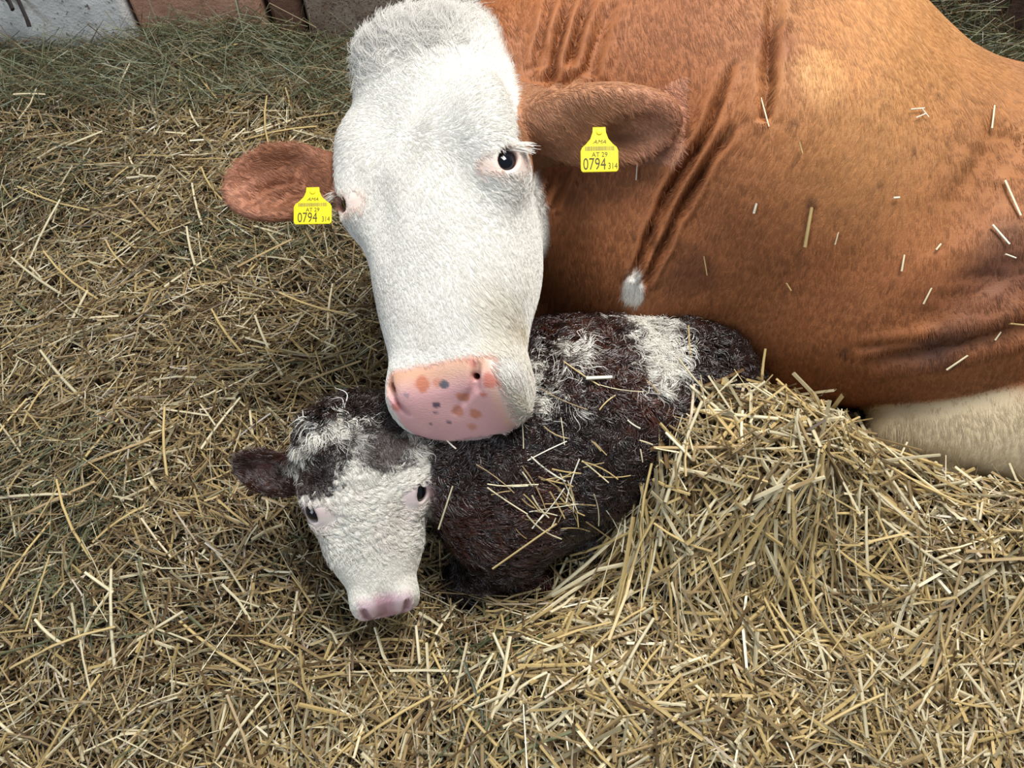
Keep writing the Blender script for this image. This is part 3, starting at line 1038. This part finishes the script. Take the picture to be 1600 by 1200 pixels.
hx = sstep(.26, .22, vlen(kV - kw(0, .15, -.04)))
bodyk = (1 - nearh * sstep(.0, .03, kv)) * np.where(kV[:, 2] > .06, 1, 0)
grow('curly_coat', calf, M_wet, kV, kQ, kN, kcol, np.where((bodyk > .5) & ~kear, 1.0, 0.0), 60000, lambda P: .036 + 0 * P[:, 0], calf_flow, 61,
     lift=.26, radius=.00075, K=10, clump=.95, cell=.0155, curl=.0068, freq=1.05, jit=.55, shade=.45)
eyek = np.maximum(sstep(.027, .023, vlen((K_ - KEYE_R) * np.array([.8, 1, .9]))), sstep(.027, .023, vlen((K_ - KEYE_R * np.array([-1, 1, 1])) * np.array([.8, 1, .9]))))
fk = nearh * sstep(.0, .03, kv) * (1 - kpad) * (1 - eyek)
fore = fk * sstep(.235, .13, kv)
nosew = fk * sstep(.13, .19, kv)
grow('forehead_curls', calf, M_wet, kV, kQ, kN, kcol, np.where(~kear, fore ** 1.5, 0.0), 34000, lambda P: .014 + .014 * sstep(.10, .02, (P - KP0) @ KA) + 0 * P[:, 0], calf_flow, 62,
     lift=.20, radius=.00040, K=9, clump=.93, cell=.0080, curl=.0030, freq=1.1, jit=.40, shade=.08)
grow('nose_hair', calf, M_hair, kV, kQ, kN, kcol, nosew, 16000, lambda P: .006 + 0 * P[:, 0], calf_flow, 63,
     lift=.22, radius=.00028, K=4, clump=.6, cell=.005, jit=.25, shade=.06)
grow('ear_hair', calf, M_wet, kV, kQ, kN, kcol, kear.astype(float), 5000, lambda P: .015 + 0 * P[:, 0], lambda P, n: np.tile(KEARL_M[0] * .8 - KEARL_M[1] * .5, (len(P), 1)), 64,
     lift=.4, radius=.00034, K=5, clump=.7, cell=.007, jit=.4, shade=.2)


# ------------------------------------------------------------------ ear tags
M_tag = plain('yellow_ear_tag_plastic', srgb(238, 216, 34), .38)
M_ink = plain('dark_tag_print', srgb(70, 64, 20), .6)
M_ink2 = plain('faded_tag_print', srgb(134, 126, 60), .6)


def text_part(name, body, parent, mat, M, x, y, h, sx=1.0, shear=0.0):
    cu = bpy.data.curves.new(name, 'FONT')
    cu.body = body; cu.size = 1; cu.align_x = 'LEFT'; cu.shear = shear; cu.resolution_u = 3; cu.extrude = .012
    tmp = bpy.data.objects.new(name, cu); COL.objects.link(tmp)
    dg = bpy.context.evaluated_depsgraph_get()
    me = bpy.data.meshes.new_from_object(tmp.evaluated_get(dg))
    bpy.data.objects.remove(tmp)
    co = np.empty(len(me.vertices) * 3, np.float32); me.vertices.foreach_get('co', co); co = co.reshape(-1, 3)
    mn, mx = co.min(0), co.max(0)
    s = h / (mx[1] - mn[1])
    p = np.stack([x + (co[:, 0] - (mn[0] + mx[0]) / 2) * s * sx, y + (co[:, 1] - mn[1]) * s, .0016 + co[:, 2] * .01], 1)
    me.vertices.foreach_set('co', np.ascontiguousarray(p @ M[:3, :3].T + M[:3, 3], np.float32).ravel())
    me.update()
    me.materials.clear()
    return link_obj(name, me, mat, parent)


def ear_tag(px, py, w_px, h_px, roll, tiltx, label, caster):
    """px, py: where the top of the flag meets the ear"""
    dep = []
    for dx in (-.5, -.25, 0, .25, .5):
        for dy in (0, .15, .3, .45, .6, .75, .9):
            h = caster.hit(px + dx * w_px, py + dy * h_px)
            if h is not None: dep.append((h - C0) @ CF)
    depth = min(dep) - .007
    top = W(px, py, depth)
    z = unit(-CF + tiltx * CU); x = unit(CR * math.cos(roll) + CU * math.sin(roll)); x = unit(x - z * (x @ z)); y = np.cross(z, x)
    k = depth / FPX
    M = np.eye(4); M[:3, 0], M[:3, 1], M[:3, 2], M[:3, 3] = x, y, z, top
    root = empty('ear_tag', tuple(top))
    tag(root, label, 'ear tag', 'ear tags of the cow')
    w, hh = w_px * k / 2, h_px * k
    half = [(.17 * w * 2, 0), (.18 * w * 2, -.12 * hh), (.24 * w * 2, -.26 * hh), (.36 * w * 2, -.38 * hh), (.46 * w * 2, -.45 * hh), (w, -.53 * hh), (w, -.92 * hh), (.97 * w, -.97 * hh), (.88 * w, -hh)]
    out = half + [(-a, b) for a, b in half[::-1]]
    n = len(out)
    V, F = [], []
    for zz, s in ((-.0008, 1.0), (.0009, 1.0), (.0014, .975)):
        for a, b in out: V.append((a * s, b * s + (1 - s) * -.5 * hh, zz))
    V = np.array(V) @ M[:3, :3].T + M[:3, 3]
    me = bpy.data.meshes.new('plate')
    faces = [tuple(range(n))[::-1] if False else tuple(range(n)), tuple(range(2 * n, 3 * n))[::-1]]
    for r_ in range(2):
        for i in range(n):
            j = (i + 1) % n
            faces.append((r_ * n + i, (r_ + 1) * n + i, (r_ + 1) * n + j, r_ * n + j))
    me.from_pydata([tuple(v) for v in V], [], faces); me.update()
    plate = link_obj('plate', me, M_tag, root)
    # stud through the ear
    sv, sf = [], []
    m = 14
    prof_ = [(0.0, .0030), (.0036, .0028), (.0044, .0020), (.0046, .0012), (.0046, -.006)]
    for r_, zz in prof_:
        for i in range(m):
            a = 2 * math.pi * i / m
            sv.append((r_ * math.cos(a), r_ * math.sin(a) - .0065, zz))
    for q_ in range(len(prof_) - 1):
        for i in range(m):
            j = (i + 1) % m
            sf.append((q_ * m + i, q_ * m + j, (q_ + 1) * m + j, (q_ + 1) * m + i)[::-1])
    sv = np.array(sv) @ M[:3, :3].T + M[:3, 3]
    me = bpy.data.meshes.new('stud'); me.from_pydata([tuple(v) for v in sv], [], sf); me.update()
    link_obj('stud', me, M_tag, root)
    text_part('logo_lettering', 'AMA', plate, M_ink, M, 0, -.37 * hh, .085 * hh, 1.15, .35)
    text_part('country_lettering', 'AT 29', plate, M_ink, M, 0, -.665 * hh, .105 * hh, .95)
    text_part('number_lettering', '0794', plate, M_ink, M, -.27 * w, -.95 * hh, .265 * hh, .70)
    text_part('suffix_lettering', '314', plate, M_ink, M, .70 * w, -.94 * hh, .14 * hh, .74)
    bv, bf = [], []
    rr = random.Random(3)
    xx = -.76 * w
    while xx < .76 * w:
        bw = rr.choice([.0006, .0009, .0013])
        i = len(bv)
        for a, b in ((xx, -.525 * hh), (xx + bw, -.525 * hh), (xx + bw, -.43 * hh), (xx, -.43 * hh)):
            bv.append(np.array((a, b, .00165)) @ M[:3, :3].T + M[:3, 3])
        bf.append((i, i + 1, i + 2, i + 3))
        xx += bw + rr.choice([.0005, .0008])
    me = bpy.data.meshes.new('barcode'); me.from_pydata([tuple(v) for v in bv], [], bf); me.update()
    link_obj('barcode', me, M_ink2, plate)
    return root


cast2 = Caster(cV, cQ)
ear_tag(489, 293, 59, 59, .02, .10, 'yellow tag hanging from the ear lying over the straw, partly tucked beside white face', cast2)
ear_tag(936, 199, 59, 69, .02, -.05, 'yellow tag hanging from the ear lying against the brown neck', cast2)


# ------------------------------------------------------------------ straw
M_straw = attr_mat('dry_straw', 'coat', rough=.34, spec=.55, var=.22, vscale=160)
PALE = srgb(234, 220, 182); GOLDS = srgb(204, 178, 122); TAN = srgb(172, 147, 106); BRN = srgb(110, 86, 56); GREY = srgb(162, 150, 118); HAYG = srgb(124, 126, 92); HAYD = srgb(84, 90, 62)
PALETTE = np.array([PALE, GOLDS, TAN, BRN, GREY, HAYG, HAYD])


def prism(P, wid, flat=.45, roll=None):
    """P (n,k,3) centre lines -> three-sided straws; returns V, F"""
    n, k = P.shape[:2]
    t = np.gradient(P, axis=1)
    t /= np.maximum(np.linalg.norm(t, axis=2), 1e-9)[..., None]
    up = np.array([0, 0, 1.0])
    s = np.cross(t, up); s /= np.maximum(np.linalg.norm(s, axis=2), 1e-6)[..., None]
    w = np.cross(s, t)
    if roll is not None:
        c, q = np.cos(roll)[:, None, None], np.sin(roll)[:, None, None]
        s, w = s * c + w * q, w * c - s * q
    wd = wid[:, None, None]
    R = np.stack([P - s * wd / 2, P + w * wd * flat, P + s * wd / 2], 2)
    V = R.reshape(-1, 3)
    base = (np.arange(n) * k * 3)[:, None, None, None]
    a = np.arange(k - 1)[None, :, None, None] * 3
    pr = np.array([[0, 1], [1, 2], [2, 0]])
    i0 = pr[:, 0][None, None, :, None]; i1 = pr[:, 1][None, None, :, None]
    F = np.concatenate([base + a + i0, base + a + i1, base + a + 3 + i1, base + a + 3 + i0], 3).reshape(-1, 4)
    return V, F


def lay(r, xy, L, yaw, off, lift, bend):
    """centre lines of straws resting on the bed"""
    d = np.stack([np.cos(yaw), np.sin(yaw)], 1)
    sd = np.stack([-d[:, 1], d[:, 0]], 1)
    P = []
    for k, t in enumerate((-.5, 0, .5)):
        q = xy + d * (L * t)[:, None] + sd * (bend * (1 - abs(t) * 2))[:, None]
        z = bed(q[:, 0], q[:, 1]) + off + (lift[:, 0] if k == 0 else lift[:, 1] if k == 2 else lift.mean(1) * .3)
        P.append(np.stack([q[:, 0], q[:, 1], z], 1))
    P = np.stack(P, 1)
    # straighten: the middle may not sit below the chord by much
    mid = (P[:, 0, 2] + P[:, 2, 2]) / 2
    P[:, 1, 2] = np.maximum(P[:, 1, 2], mid - .004) * .4 + mid * .6
    return P


def clear(P, gap=.003):
    """which centre lines stay out of the animals"""
    ok = P[:, :, 1].max(1) < WY - .006
    for t in (0, .25, .5, .75, 1):
        a = P[:, 0] + (P[:, 2] - P[:, 0]) * t if t in (0, 1) else (P[:, 0] * (1 - 2 * t) + P[:, 1] * 2 * t if t <= .5 else P[:, 1] * (2 - 2 * t) + P[:, 2] * (2 * t - 1))
        a = a.astype(np.float32)
        ok &= chunked(cow_sdf, a) > gap
        ok &= chunked(calf_sdf, a) > gap
    return ok


def scatter(r, n):
    """positions over the visible bedding"""
    y = r.uniform(-.25, 1.84, int(n * 1.5))
    x = r.uniform(-1.75, 1.55, int(n * 1.5))
    k = (np.abs(x) < .95 + .42 * y + .15) & ~((y > 1.0) & (x > .2) & (x < 1.1) & (y < 1.4))
    return np.stack([x[k], y[k]], 1)[:n]


def zone(xy):
    """0 on the old trodden bedding at the left, 1 on the fresh straw at the right and front"""
    w = .16 * wobble(np.c_[xy, 0 * xy[:, 0]], 5, 71)
    fresh = sstep(-.25, .35, xy[:, 0] - .55 * (xy[:, 1] - .45) + w)
    fresh = np.maximum(fresh, sstep(.30, .05, xy[:, 1] + w) * .75)
    hay = sstep(1.56, 1.74, xy[:, 1] + .12 * wobble(np.c_[xy, 0 * xy[:, 0]], 6, 72) - .10 * sstep(-.9, -.4, -np.abs(xy[:, 0] + .65)))
    green = sstep(.45, .9, wobble(np.c_[xy, 0 * xy[:, 0]], 6, 73)) * (1 - fresh) * .5
    return fresh, np.maximum(hay, green)


def straw_colour(r, xy, off, shade=1.0):
    fresh, hay = zone(xy)
    n = len(xy)
    po = np.array([.13, .16, .32, .24, .13, .02, .0]); pf = np.array([.24, .30, .27, .09, .10, .0, .0]); ph = np.array([.06, .03, .09, .14, .14, .30, .24])
    pr = po[None] * (1 - fresh)[:, None] + pf[None] * fresh[:, None]
    pr = pr * (1 - hay)[:, None] + ph[None] * hay[:, None]
    u = r.random(n)[:, None]
    i = (np.cumsum(pr, 1) < u).sum(1).clip(0, 6)
    return np.clip(PALETTE[i] * (r.uniform(.68, 1.10, n) * (.88 + .12 * fresh))[:, None] * shade, 0, .95), fresh, hay


def straw_layer(name, n, lmin, lmax, wmin, wmax, off0, off1, liftamp, seed, label, cat, shade=1.0):
    r = np.random.default_rng(seed)
    xy = scatter(r, int(n * STRAW))
    n = len(xy)
    fresh, hay = zone(xy)
    L = lmin + (lmax - lmin) * r.random(n) ** 2.0
    L = L * (.75 + .35 * fresh)
    pref = .9 * wobble(np.c_[xy, 0 * xy[:, 0]], 4.5, 75) * 2.0 + .5
    steep = sstep(.10, .16, bed(xy[:, 0], xy[:, 1]))
    yaw = pref + r.normal(size=n) * (.95 + 1.2 * steep)
    wid = (wmin + (wmax - wmin) * r.random(n) ** 1.6) * (.75 + .3 * fresh) * (1 - .45 * hay)
    off = r.uniform(off0, off1, n)
    lift = np.abs(r.normal(size=(n, 2))) * liftamp * (.6 + .6 * fresh)[:, None]
    flip = r.random(n) < .5
    lift[flip, 0] *= -.25; lift[~flip, 1] *= -.25
    bend = r.normal(size=n) * L * np.where(hay > .5, .12, .035)
    P = lay(r, xy, L, yaw, off, lift, bend)
    col, _, _ = straw_colour(r, xy, off, shade)
    ok = clear(P)
    P, col, wid = P[ok], col[ok], wid[ok]
    V, F = prism(P, wid, .42, r.normal(size=len(P)) * .5)
    o = link_obj(name, mesh_arrays(name, V, F, False, np.repeat(col, 9, 0)), M_straw)
    tag(o, label, cat, kind='stuff')
    return len(P)


straw_layer('chaff', 48000, .015, .060, .0016, .0042, -.012, .004, .006, 101, 'short broken chaff and fine straw trodden into the bedding', 'chaff', .50)  # chaff colour darkened to put shade into the gaps under the straw
straw_layer('straw_bedding', 58000, .035, .16, .0020, .0066, -.006, .030, .016, 102, 'thick loose bed of golden straw covering the floor around the animals', 'straw')
straw_layer('grass_hay', 9000, .05, .20, .0008, .0018, .0, .030, .02, 103, 'thin wispy hay strands mixed through the straw bed', 'hay')


# hay drift against the wall: thin curling grey-green stems
def hay_drift(name, n, sx, y0, y1, zmax, seed, label, cols):
    r = np.random.default_rng(seed)
    n = int(n * STRAW)
    x = r.uniform(sx[0], sx[1], n); y = y1 - (y1 - y0) * r.random(n) ** 1.6
    L = r.uniform(.05, .24, n); yaw = r.normal(size=n) * .9; d = np.stack([np.cos(yaw), .55 * np.sin(yaw)], 1)
    z = bed(x, y) + r.random(n) * zmax * (.35 + .65 * sstep(y0, y1, y)) * (.55 + .45 * np.sin(x * 7 + 1))
    P = []
    bz = r.normal(size=n) * .22 * L; rise = r.normal(size=n) * .35 * L
    for t in (-.5, 0, .5):
        P.append(np.stack([x + d[:, 0] * L * t, np.minimum(y + d[:, 1] * L * t, WY - .008), np.maximum(z + rise * t + bz * (1 - 2 * abs(t)), bed(x, y))], 1))
    P = np.stack(P, 1)
    ok = clear(P)
    P = P[ok]
    pal = np.array(cols)
    col = pal[r.integers(0, len(pal), len(P))] * r.uniform(.7, 1.15, len(P))[:, None]
    V, F = prism(P, r.uniform(.0009, .0024, len(P)), .4, r.normal(size=len(P)))
    tag(link_obj(name, mesh_arrays(name, V, F, False, np.repeat(col, 9, 0)), M_straw), label, 'hay', kind='stuff')


hay_drift('wall_hay', 9000, (-1.65, .25), 1.63, 1.87, .075, 111, 'grey-green hay drift heaped along the foot of the wall', [HAYG, HAYD, GREY, BRN, srgb(150, 156, 128)])
hay_drift('dark_hay', 5000, (.35, 1.6), 1.42, 1.87, .30, 112, 'dark green hay heap behind the back of the cow', [HAYD, HAYD * .6, HAYG, BRN, srgb(170, 170, 140)])


# ------------------------------------------------------------------ single stalks
def stalk_mesh(L, w, bend, kind, col, r):
    """one hollow stalk, along x, centred: flattened hexagonal tube with a node and split end"""
    ts = np.array([-.5, -.47, -.12, -.10, -.08, .2, .5]) if kind else np.array([-.5, -.25, 0, .25, .5])
    V, F = [], []
    m = 6
    for t in ts:
        ww = w * (1.25 if kind and abs(t + .10) < .01 else 1.0) * (1 - .18 * (t + .5))
        c = np.array([L * t, bend * (1 - 4 * t * t), 0])
        for i in range(m):
            a = 2 * math.pi * i / m
            V.append(c + np.array([0, ww * .5 * math.cos(a), ww * .36 * math.sin(a)]))
    for j in range(len(ts) - 1):
        for i in range(m):
            q = (i + 1) % m
            F.append((j * m + i, j * m + q, (j + 1) * m + q, (j + 1) * m + i))
    F0 = np.array(F)[:, ::-1]
    V = np.array(V)
    cc = np.tile(col, (len(V), 1)) * (1 + .12 * np.sin(V[:, 0] / L * 5)[:, None])
    me = mesh_arrays('straw_stalk', V, F0, True, np.clip(cc, 0, .95))
    me.materials.append(M_straw)
    return me


def place_stalk(me, p, xdir, nrm, label, group, name='straw_stalk'):
    o = bpy.data.objects.new(name, me)
    COL.objects.link(o)
    x = unit(xdir); z = np.asarray(nrm) - x * (np.asarray(nrm) @ x); z = unit(z); y = np.cross(z, x)
    o.matrix_world = Matrix(((x[0], y[0], z[0], p[0]), (x[1], y[1], z[1], p[1]), (x[2], y[2], z[2], p[2]), (0, 0, 0, 1)))
    tag(o, label, 'straw', group)
    return o


r = np.random.default_rng(200)
variants = [(L, stalk_mesh(L, w, b * L, k, c, r), lk) for L, w, b, k, c, lk in
            [(.12, .0060, .02, 1, PALE * .9, 'medium-long pale'), (.15, .0056, .03, 1, GOLDS, 'long golden'), (.10, .0068, .0, 1, PALE * .85, 'thick straight pale'), (.18, .0052, .05, 1, GOLDS * 1.05, 'very long curved golden'), (.07, .0056, .04, 0, PALE, 'short bent pale'),
             (.13, .0064, .01, 1, TAN * 1.15, 'thick tan'), (.06, .0056, .0, 0, PALE, 'short straight pale'), (.10, .0048, .06, 0, GOLDS, 'curved golden'), (.16, .0062, .02, 1, PALE * .8, 'long thick pale')]]
cand = scatter(r, 2600)
fr, hy = zone(cand)
keep = (r.random(len(cand)) < .25 + .75 * fr) & (hy < .95)
# stalks that lie within the picture
pr = np.c_[cand, bed(cand[:, 0], cand[:, 1])] - C0
dz = pr @ CF
ppx, ppy = 800 + FPX * (pr @ CR) / dz, 600 - FPX * (pr @ CU) / dz
keep &= (ppx > 10) & (ppx < 1590) & (ppy > 60) & (ppy < 1190)
cand = cand[keep]
cnt = 0


def where(p):
    d = p - C0
    z = d @ CF
    x_, y_ = 800 + FPX * (d @ CR) / z, 600 - FPX * (d @ CU) / z
    if x_ < 560 and y_ < 210: return 'by the hay along the wall'
    if x_ < 300 and y_ < 450: return 'at left edge level with cow face'
    if y_ < 600 and x_ < 700: return 'on bedding left of cow muzzle'
    if x_ < 220 and y_ < 900: return 'at left edge level with calf'
    if x_ < 520 and y_ < 900: return 'just left of calf head'
    if x_ < 400: return 'in the lower left corner'
    if x_ < 660: return 'at bottom below calf nose'
    if x_ < 980 and y_ < 960: return 'close in front of calf body'
    if x_ < 980: return 'at bottom middle below the calf'
    if y_ < 790:
        if x_ < 1120: return 'on heap edge against the calf'
        if x_ < 1320: return 'on straw heap below cow belly'
        return 'before the pale hind leg'
    if y_ < 980:
        if x_ < 1180: return 'on slope below the straw heap'
        return 'on right slope, midway to the bottom edge' if x_ < 1420 else 'at right edge below the hind leg'
    return 'at bottom, right of middle' if x_ < 1250 else 'in the lower right corner'


for xy in cand:
    L, me, look = variants[r.integers(len(variants))]
    yaw = r.uniform(0, math.pi)
    d = np.array([math.cos(yaw), math.sin(yaw)]) * L / 2
    a = np.r_[xy - d, 0]; b = np.r_[xy + d, 0]
    a[2] = bed(a[0], a[1]) + r.uniform(.022, .034); b[2] = bed(b[0], b[1]) + r.uniform(.022, .034) + abs(r.normal()) * .012
    c = (a + b) / 2
    c[2] = max(c[2], bed(c[0], c[1]) + .022)
    if not clear(np.stack([a, c, b])[None], .004)[0]: continue
    place_stalk(me, c, b - a, (0, 0, 1), look + ' straw stalk lying loose ' + where(c), 'loose stalks on top of the straw bed')
    cnt += 1
    if cnt >= 250: break


def stalk_on(caster, V_, N_, px, py, ang, len_px, w, colr, label, group, lift=.003, bend=0.0, name='straw_stalk'):
    dx, dy = math.cos(ang) * len_px / 2, -math.sin(ang) * len_px / 2
    a, c, b = caster.hit(px - dx, py - dy), caster.hit(px, py), caster.hit(px + dx, py + dy)
    if a is None or b is None or c is None: return
    n = N_[np.argmin(vlen(V_ - c))]
    L = np.linalg.norm(b - a)
    if L > .4 or L < .003: return
    mid = (a + b) / 2
    c = mid + n * (max(0, (c - mid) @ n) + lift)
    me = stalk_mesh(L, w, bend * L, 0, colr, r)
    place_stalk(me, c, b - a, n, label, group, name)


WH = srgb(244, 236, 214)
for px, py, ang, ln, w, colr, lab in [
    (1200, 172, -1.30, 56, .0030, PALE, 'thin straw stalk stuck to the shoulder of the cow below the dark crease'),
    (1261, 352, 1.40, 62, .0058, GOLDS * 1.1, 'thick straw piece stuck upright on the ribs of the cow beside a dark mark'),
    (1180, 323, 1.30, 16, .0040, WH, 'small white straw flake on the cow, left of the thick straw piece on the ribs'),
    (1545, 185, 1.45, 36, .0034, PALE, 'upright straw piece high on the flank of the cow near the right edge'),
    (1580, 312, -1.15, 60, .0040, PALE, 'long slanting straw stalk on the flank of the cow at the right edge'),
    (1560, 368, -.85, 40, .0036, WH, 'short slanting straw below the long stalk on the flank of the cow'),
    (1576, 398, -.35, 18, .0026, WH, 'tiny straw end beside the shiny dark patch on the flank'),
    (1409, 410, 1.40, 26, .0034, PALE, 'short upright straw on the middle of the cow belly side'),
    (1447, 460, 1.10, 28, .0034, PALE, 'short tilted straw low on the belly side of the cow'),
    (1305, 370, 1.30, 20, .0024, PALE, 'tiny straw piece right of the thick straw on the ribs'),
    (1397, 308, .10, 10, .0034, WH, 'pale straw crumb at the middle of the flank of the cow'),
    (1464, 386, .9, 12, .0034, PALE, 'pale straw crumb on the flank above the lower belly'),
    (1232, 445, -1.0, 14, .0026, GOLDS, 'small straw crumb low on the side of the cow above the calf rump'),
    (1102, 412, -1.40, 30, .0018, GOLDS, 'fine straw thread beside the dark patch behind the foreleg'),
    (1250, 230, -1.3, 18, .0020, GOLDS, 'fine straw thread on the shoulder of the cow'),
    (1494, 563, .60, 40, .0040, PALE, 'straw stalk slanting across the lower thigh of the cow above the pale leg'),
    (1590, 502, -.10, 30, .0036, GOLDS, 'straw stalk lying in the flank crease at the right edge'),
    (1557, 525, .95, 16, .0030, PALE, 'short straw on the thigh just below the flank crease'),
    (995, 268, 1.50, 26, .0020, WH, 'thin white straw on the brown neck right of the yellow tag'),
    (1428, 172, .1, 22, .0022, WH, 'curled white straw shaving high on the ribs, upper strand'),
    (1440, 178, -.9, 18, .0022, WH, 'curled white straw shaving high on the ribs, lower strand'),
    (1433, 183, .4, 16, .0020, WH, 'curled white straw shaving high on the ribs, lowest strand'),
    (489, 232, .95, 34, .0050, TAN * 1.2, 'dry straw piece resting on the top edge of the ear at left')]:
    stalk_on(cast2, cV, cN, px, py, ang, ln, w, colr, lab, 'straw pieces stuck to the cow', lift=.006 if px > 600 else .012)

# stalks on the calf
n_c = 0
tries = 0
r = np.random.default_rng(300)
while n_c < 60 and tries < 900:
    tries += 1
    if n_c < 42: px, py = r.normal(865, 50), r.normal(770, 42)
    else: px, py = r.uniform(700, 1150), r.uniform(580, 830)
    h = kcast.hit(px, py); hc = cast2.hit(px, py)
    if h is None or (hc is not None and (hc - C0) @ CF < (h - C0) @ CF): continue
    if bed(h[0], h[1]) > h[2] - .01 or (px < 680): continue
    ci = r.integers(4)
    place = 'on the calf neck behind its head' if px < 780 else 'on the calf shoulder side' if px < 880 else 'on the lower calf ribs' if py > 730 else 'on the upper calf ribs' if px < 1000 else 'on the calf rump by its white patch'
    stalk_on(kcast, kV, kN, px, py, r.uniform(0, 3.14) if n_c >= 42 else r.normal(-.6, .8), r.uniform(20, 80), r.uniform(.0014, .0028), [PALE, GOLDS, WH, TAN][ci],
             'thin ' + ['pale', 'golden', 'whitish', 'tan'][ci] + ' straw stalk caught ' + place, 'stalks caught in the calf coat', lift=.014, bend=r.normal() * .04)
    n_c += 1
for px, py, ang, ln, w, colr, lab in [
    (932, 597, .05, 40, .0060, WH, 'flat pale straw piece on the dark calf back left of its white patch'),
    (812, 830, .62, 120, .0040, GOLDS, 'long yellow straw stalk leaning across the lower side of the calf'),
    (710, 780, 1.25, 70, .0030, PALE, 'bent straw stalk standing against the calf neck behind its white face')]:
    stalk_on(kcast, kV, kN, px, py, ang, ln, w, colr, lab, 'straw pieces lying on the calf', lift=.020)

# stalks standing up out of the heap before the belly
def standing(px0, py0, px1, py1, w, colr, lab):
    # foot: where the sight line meets the bedding; the head leans a little towards the front
    ds = np.linspace(.8, 2.0, 600)
    p = np.array([W(px0, py0, q_) for q_ in ds])
    i = int(np.argmax(p[:, 2] < bed(p[:, 0], p[:, 1]) + .012))
    a, b = p[i], W(px1, py1, ds[i] - .03)
    L = np.linalg.norm(b - a)
    place_stalk(stalk_mesh(L, w, .02 * L, 1, colr, r), (a + b) / 2, b - a, (0, -1, .3), lab, 'stalks standing out of the straw heap')


for s_ in [(1275, 632, 1243, 561, .0046, PALE, 'pale straw stalk standing tall against the dark belly right of the heap'),
           (1190, 610, 1196, 545, .0050, GOLDS, 'yellow straw stalk standing upright at the top of the heap by the calf rump'),
           (1085, 600, 1076, 508, .0030, GOLDS, 'thin straw stalk standing in front of the white patch on the calf rump'),
           (1376, 650, 1402, 594, .0046, GOLDS, 'golden straw stalk leaning right just before the pale hind leg'),
           (1345, 640, 1342, 594, .0036, GOLDS, 'short golden straw stalk standing upright left of the pale hind leg'),
           (1480, 672, 1494, 587, .0032, PALE, 'slender pale straw stalk standing before the pale hind leg'),
           (1130, 640, 1060, 560, .0034, PALE, 'pale straw stalk leaning left over the calf rump'),
           (1000, 700, 1010, 625, .0028, PALE, 'pale straw stalk standing at the edge of the heap against the dark calf'),
           (1560, 690, 1500, 645, .0042, PALE, 'pale straw stalk leaning left across the hind leg near the right edge')]:
    standing(*s_)

# dark strap ends on the whitewashed wall
M_strap = plain('dark_strap', srgb(46, 36, 34), .7)


def strap(pts, w, label):
    P = np.array([W(*p) for p in pts]); P[:, 1] = np.minimum(P[:, 1], WY - .012)
    t = np.linspace(0, len(P) - 1, 10)
    Pi = np.stack([np.interp(t, np.arange(len(P)), P[:, k]) for k in range(3)], 1)
    V, F = [], []
    m = 8
    for j in range(10):
        tg = unit(Pi[min(j + 1, 9)] - Pi[max(j - 1, 0)]); s = unit(np.cross(tg, (0, 1, 0))); u_ = np.cross(s, tg)
        for i in range(m):
            a = 2 * math.pi * i / m
            V.append(Pi[j] + s * math.cos(a) * w / 2 + u_ * math.sin(a) * w * .3)
    for j in range(9):
        for i in range(m):
            q = (i + 1) % m
            F.append((j * m + i, j * m + q, (j + 1) * m + q, (j + 1) * m + i))
    F.append(tuple(range(m))); F.append(tuple(range(9 * m, 10 * m))[::-1])
    me = bpy.data.meshes.new('strap_end'); me.from_pydata([tuple(v) for v in V], [], F); me.update()
    tag(link_obj('strap_end', me, M_strap), label, 'strap', 'dark strap ends on the whitewashed wall')


strap([(10, -14, 1.96), (14, 2, 1.96), (20, 15, 1.96)], .014, 'short dark strap end against the whitewashed wall at the far left corner')
strap([(30, -14, 1.96), (33, 10, 1.96), (42, 30, 1.97), (46, 42, 1.98)], .012, 'longer dark strap hanging down the whitewashed wall to the hay')
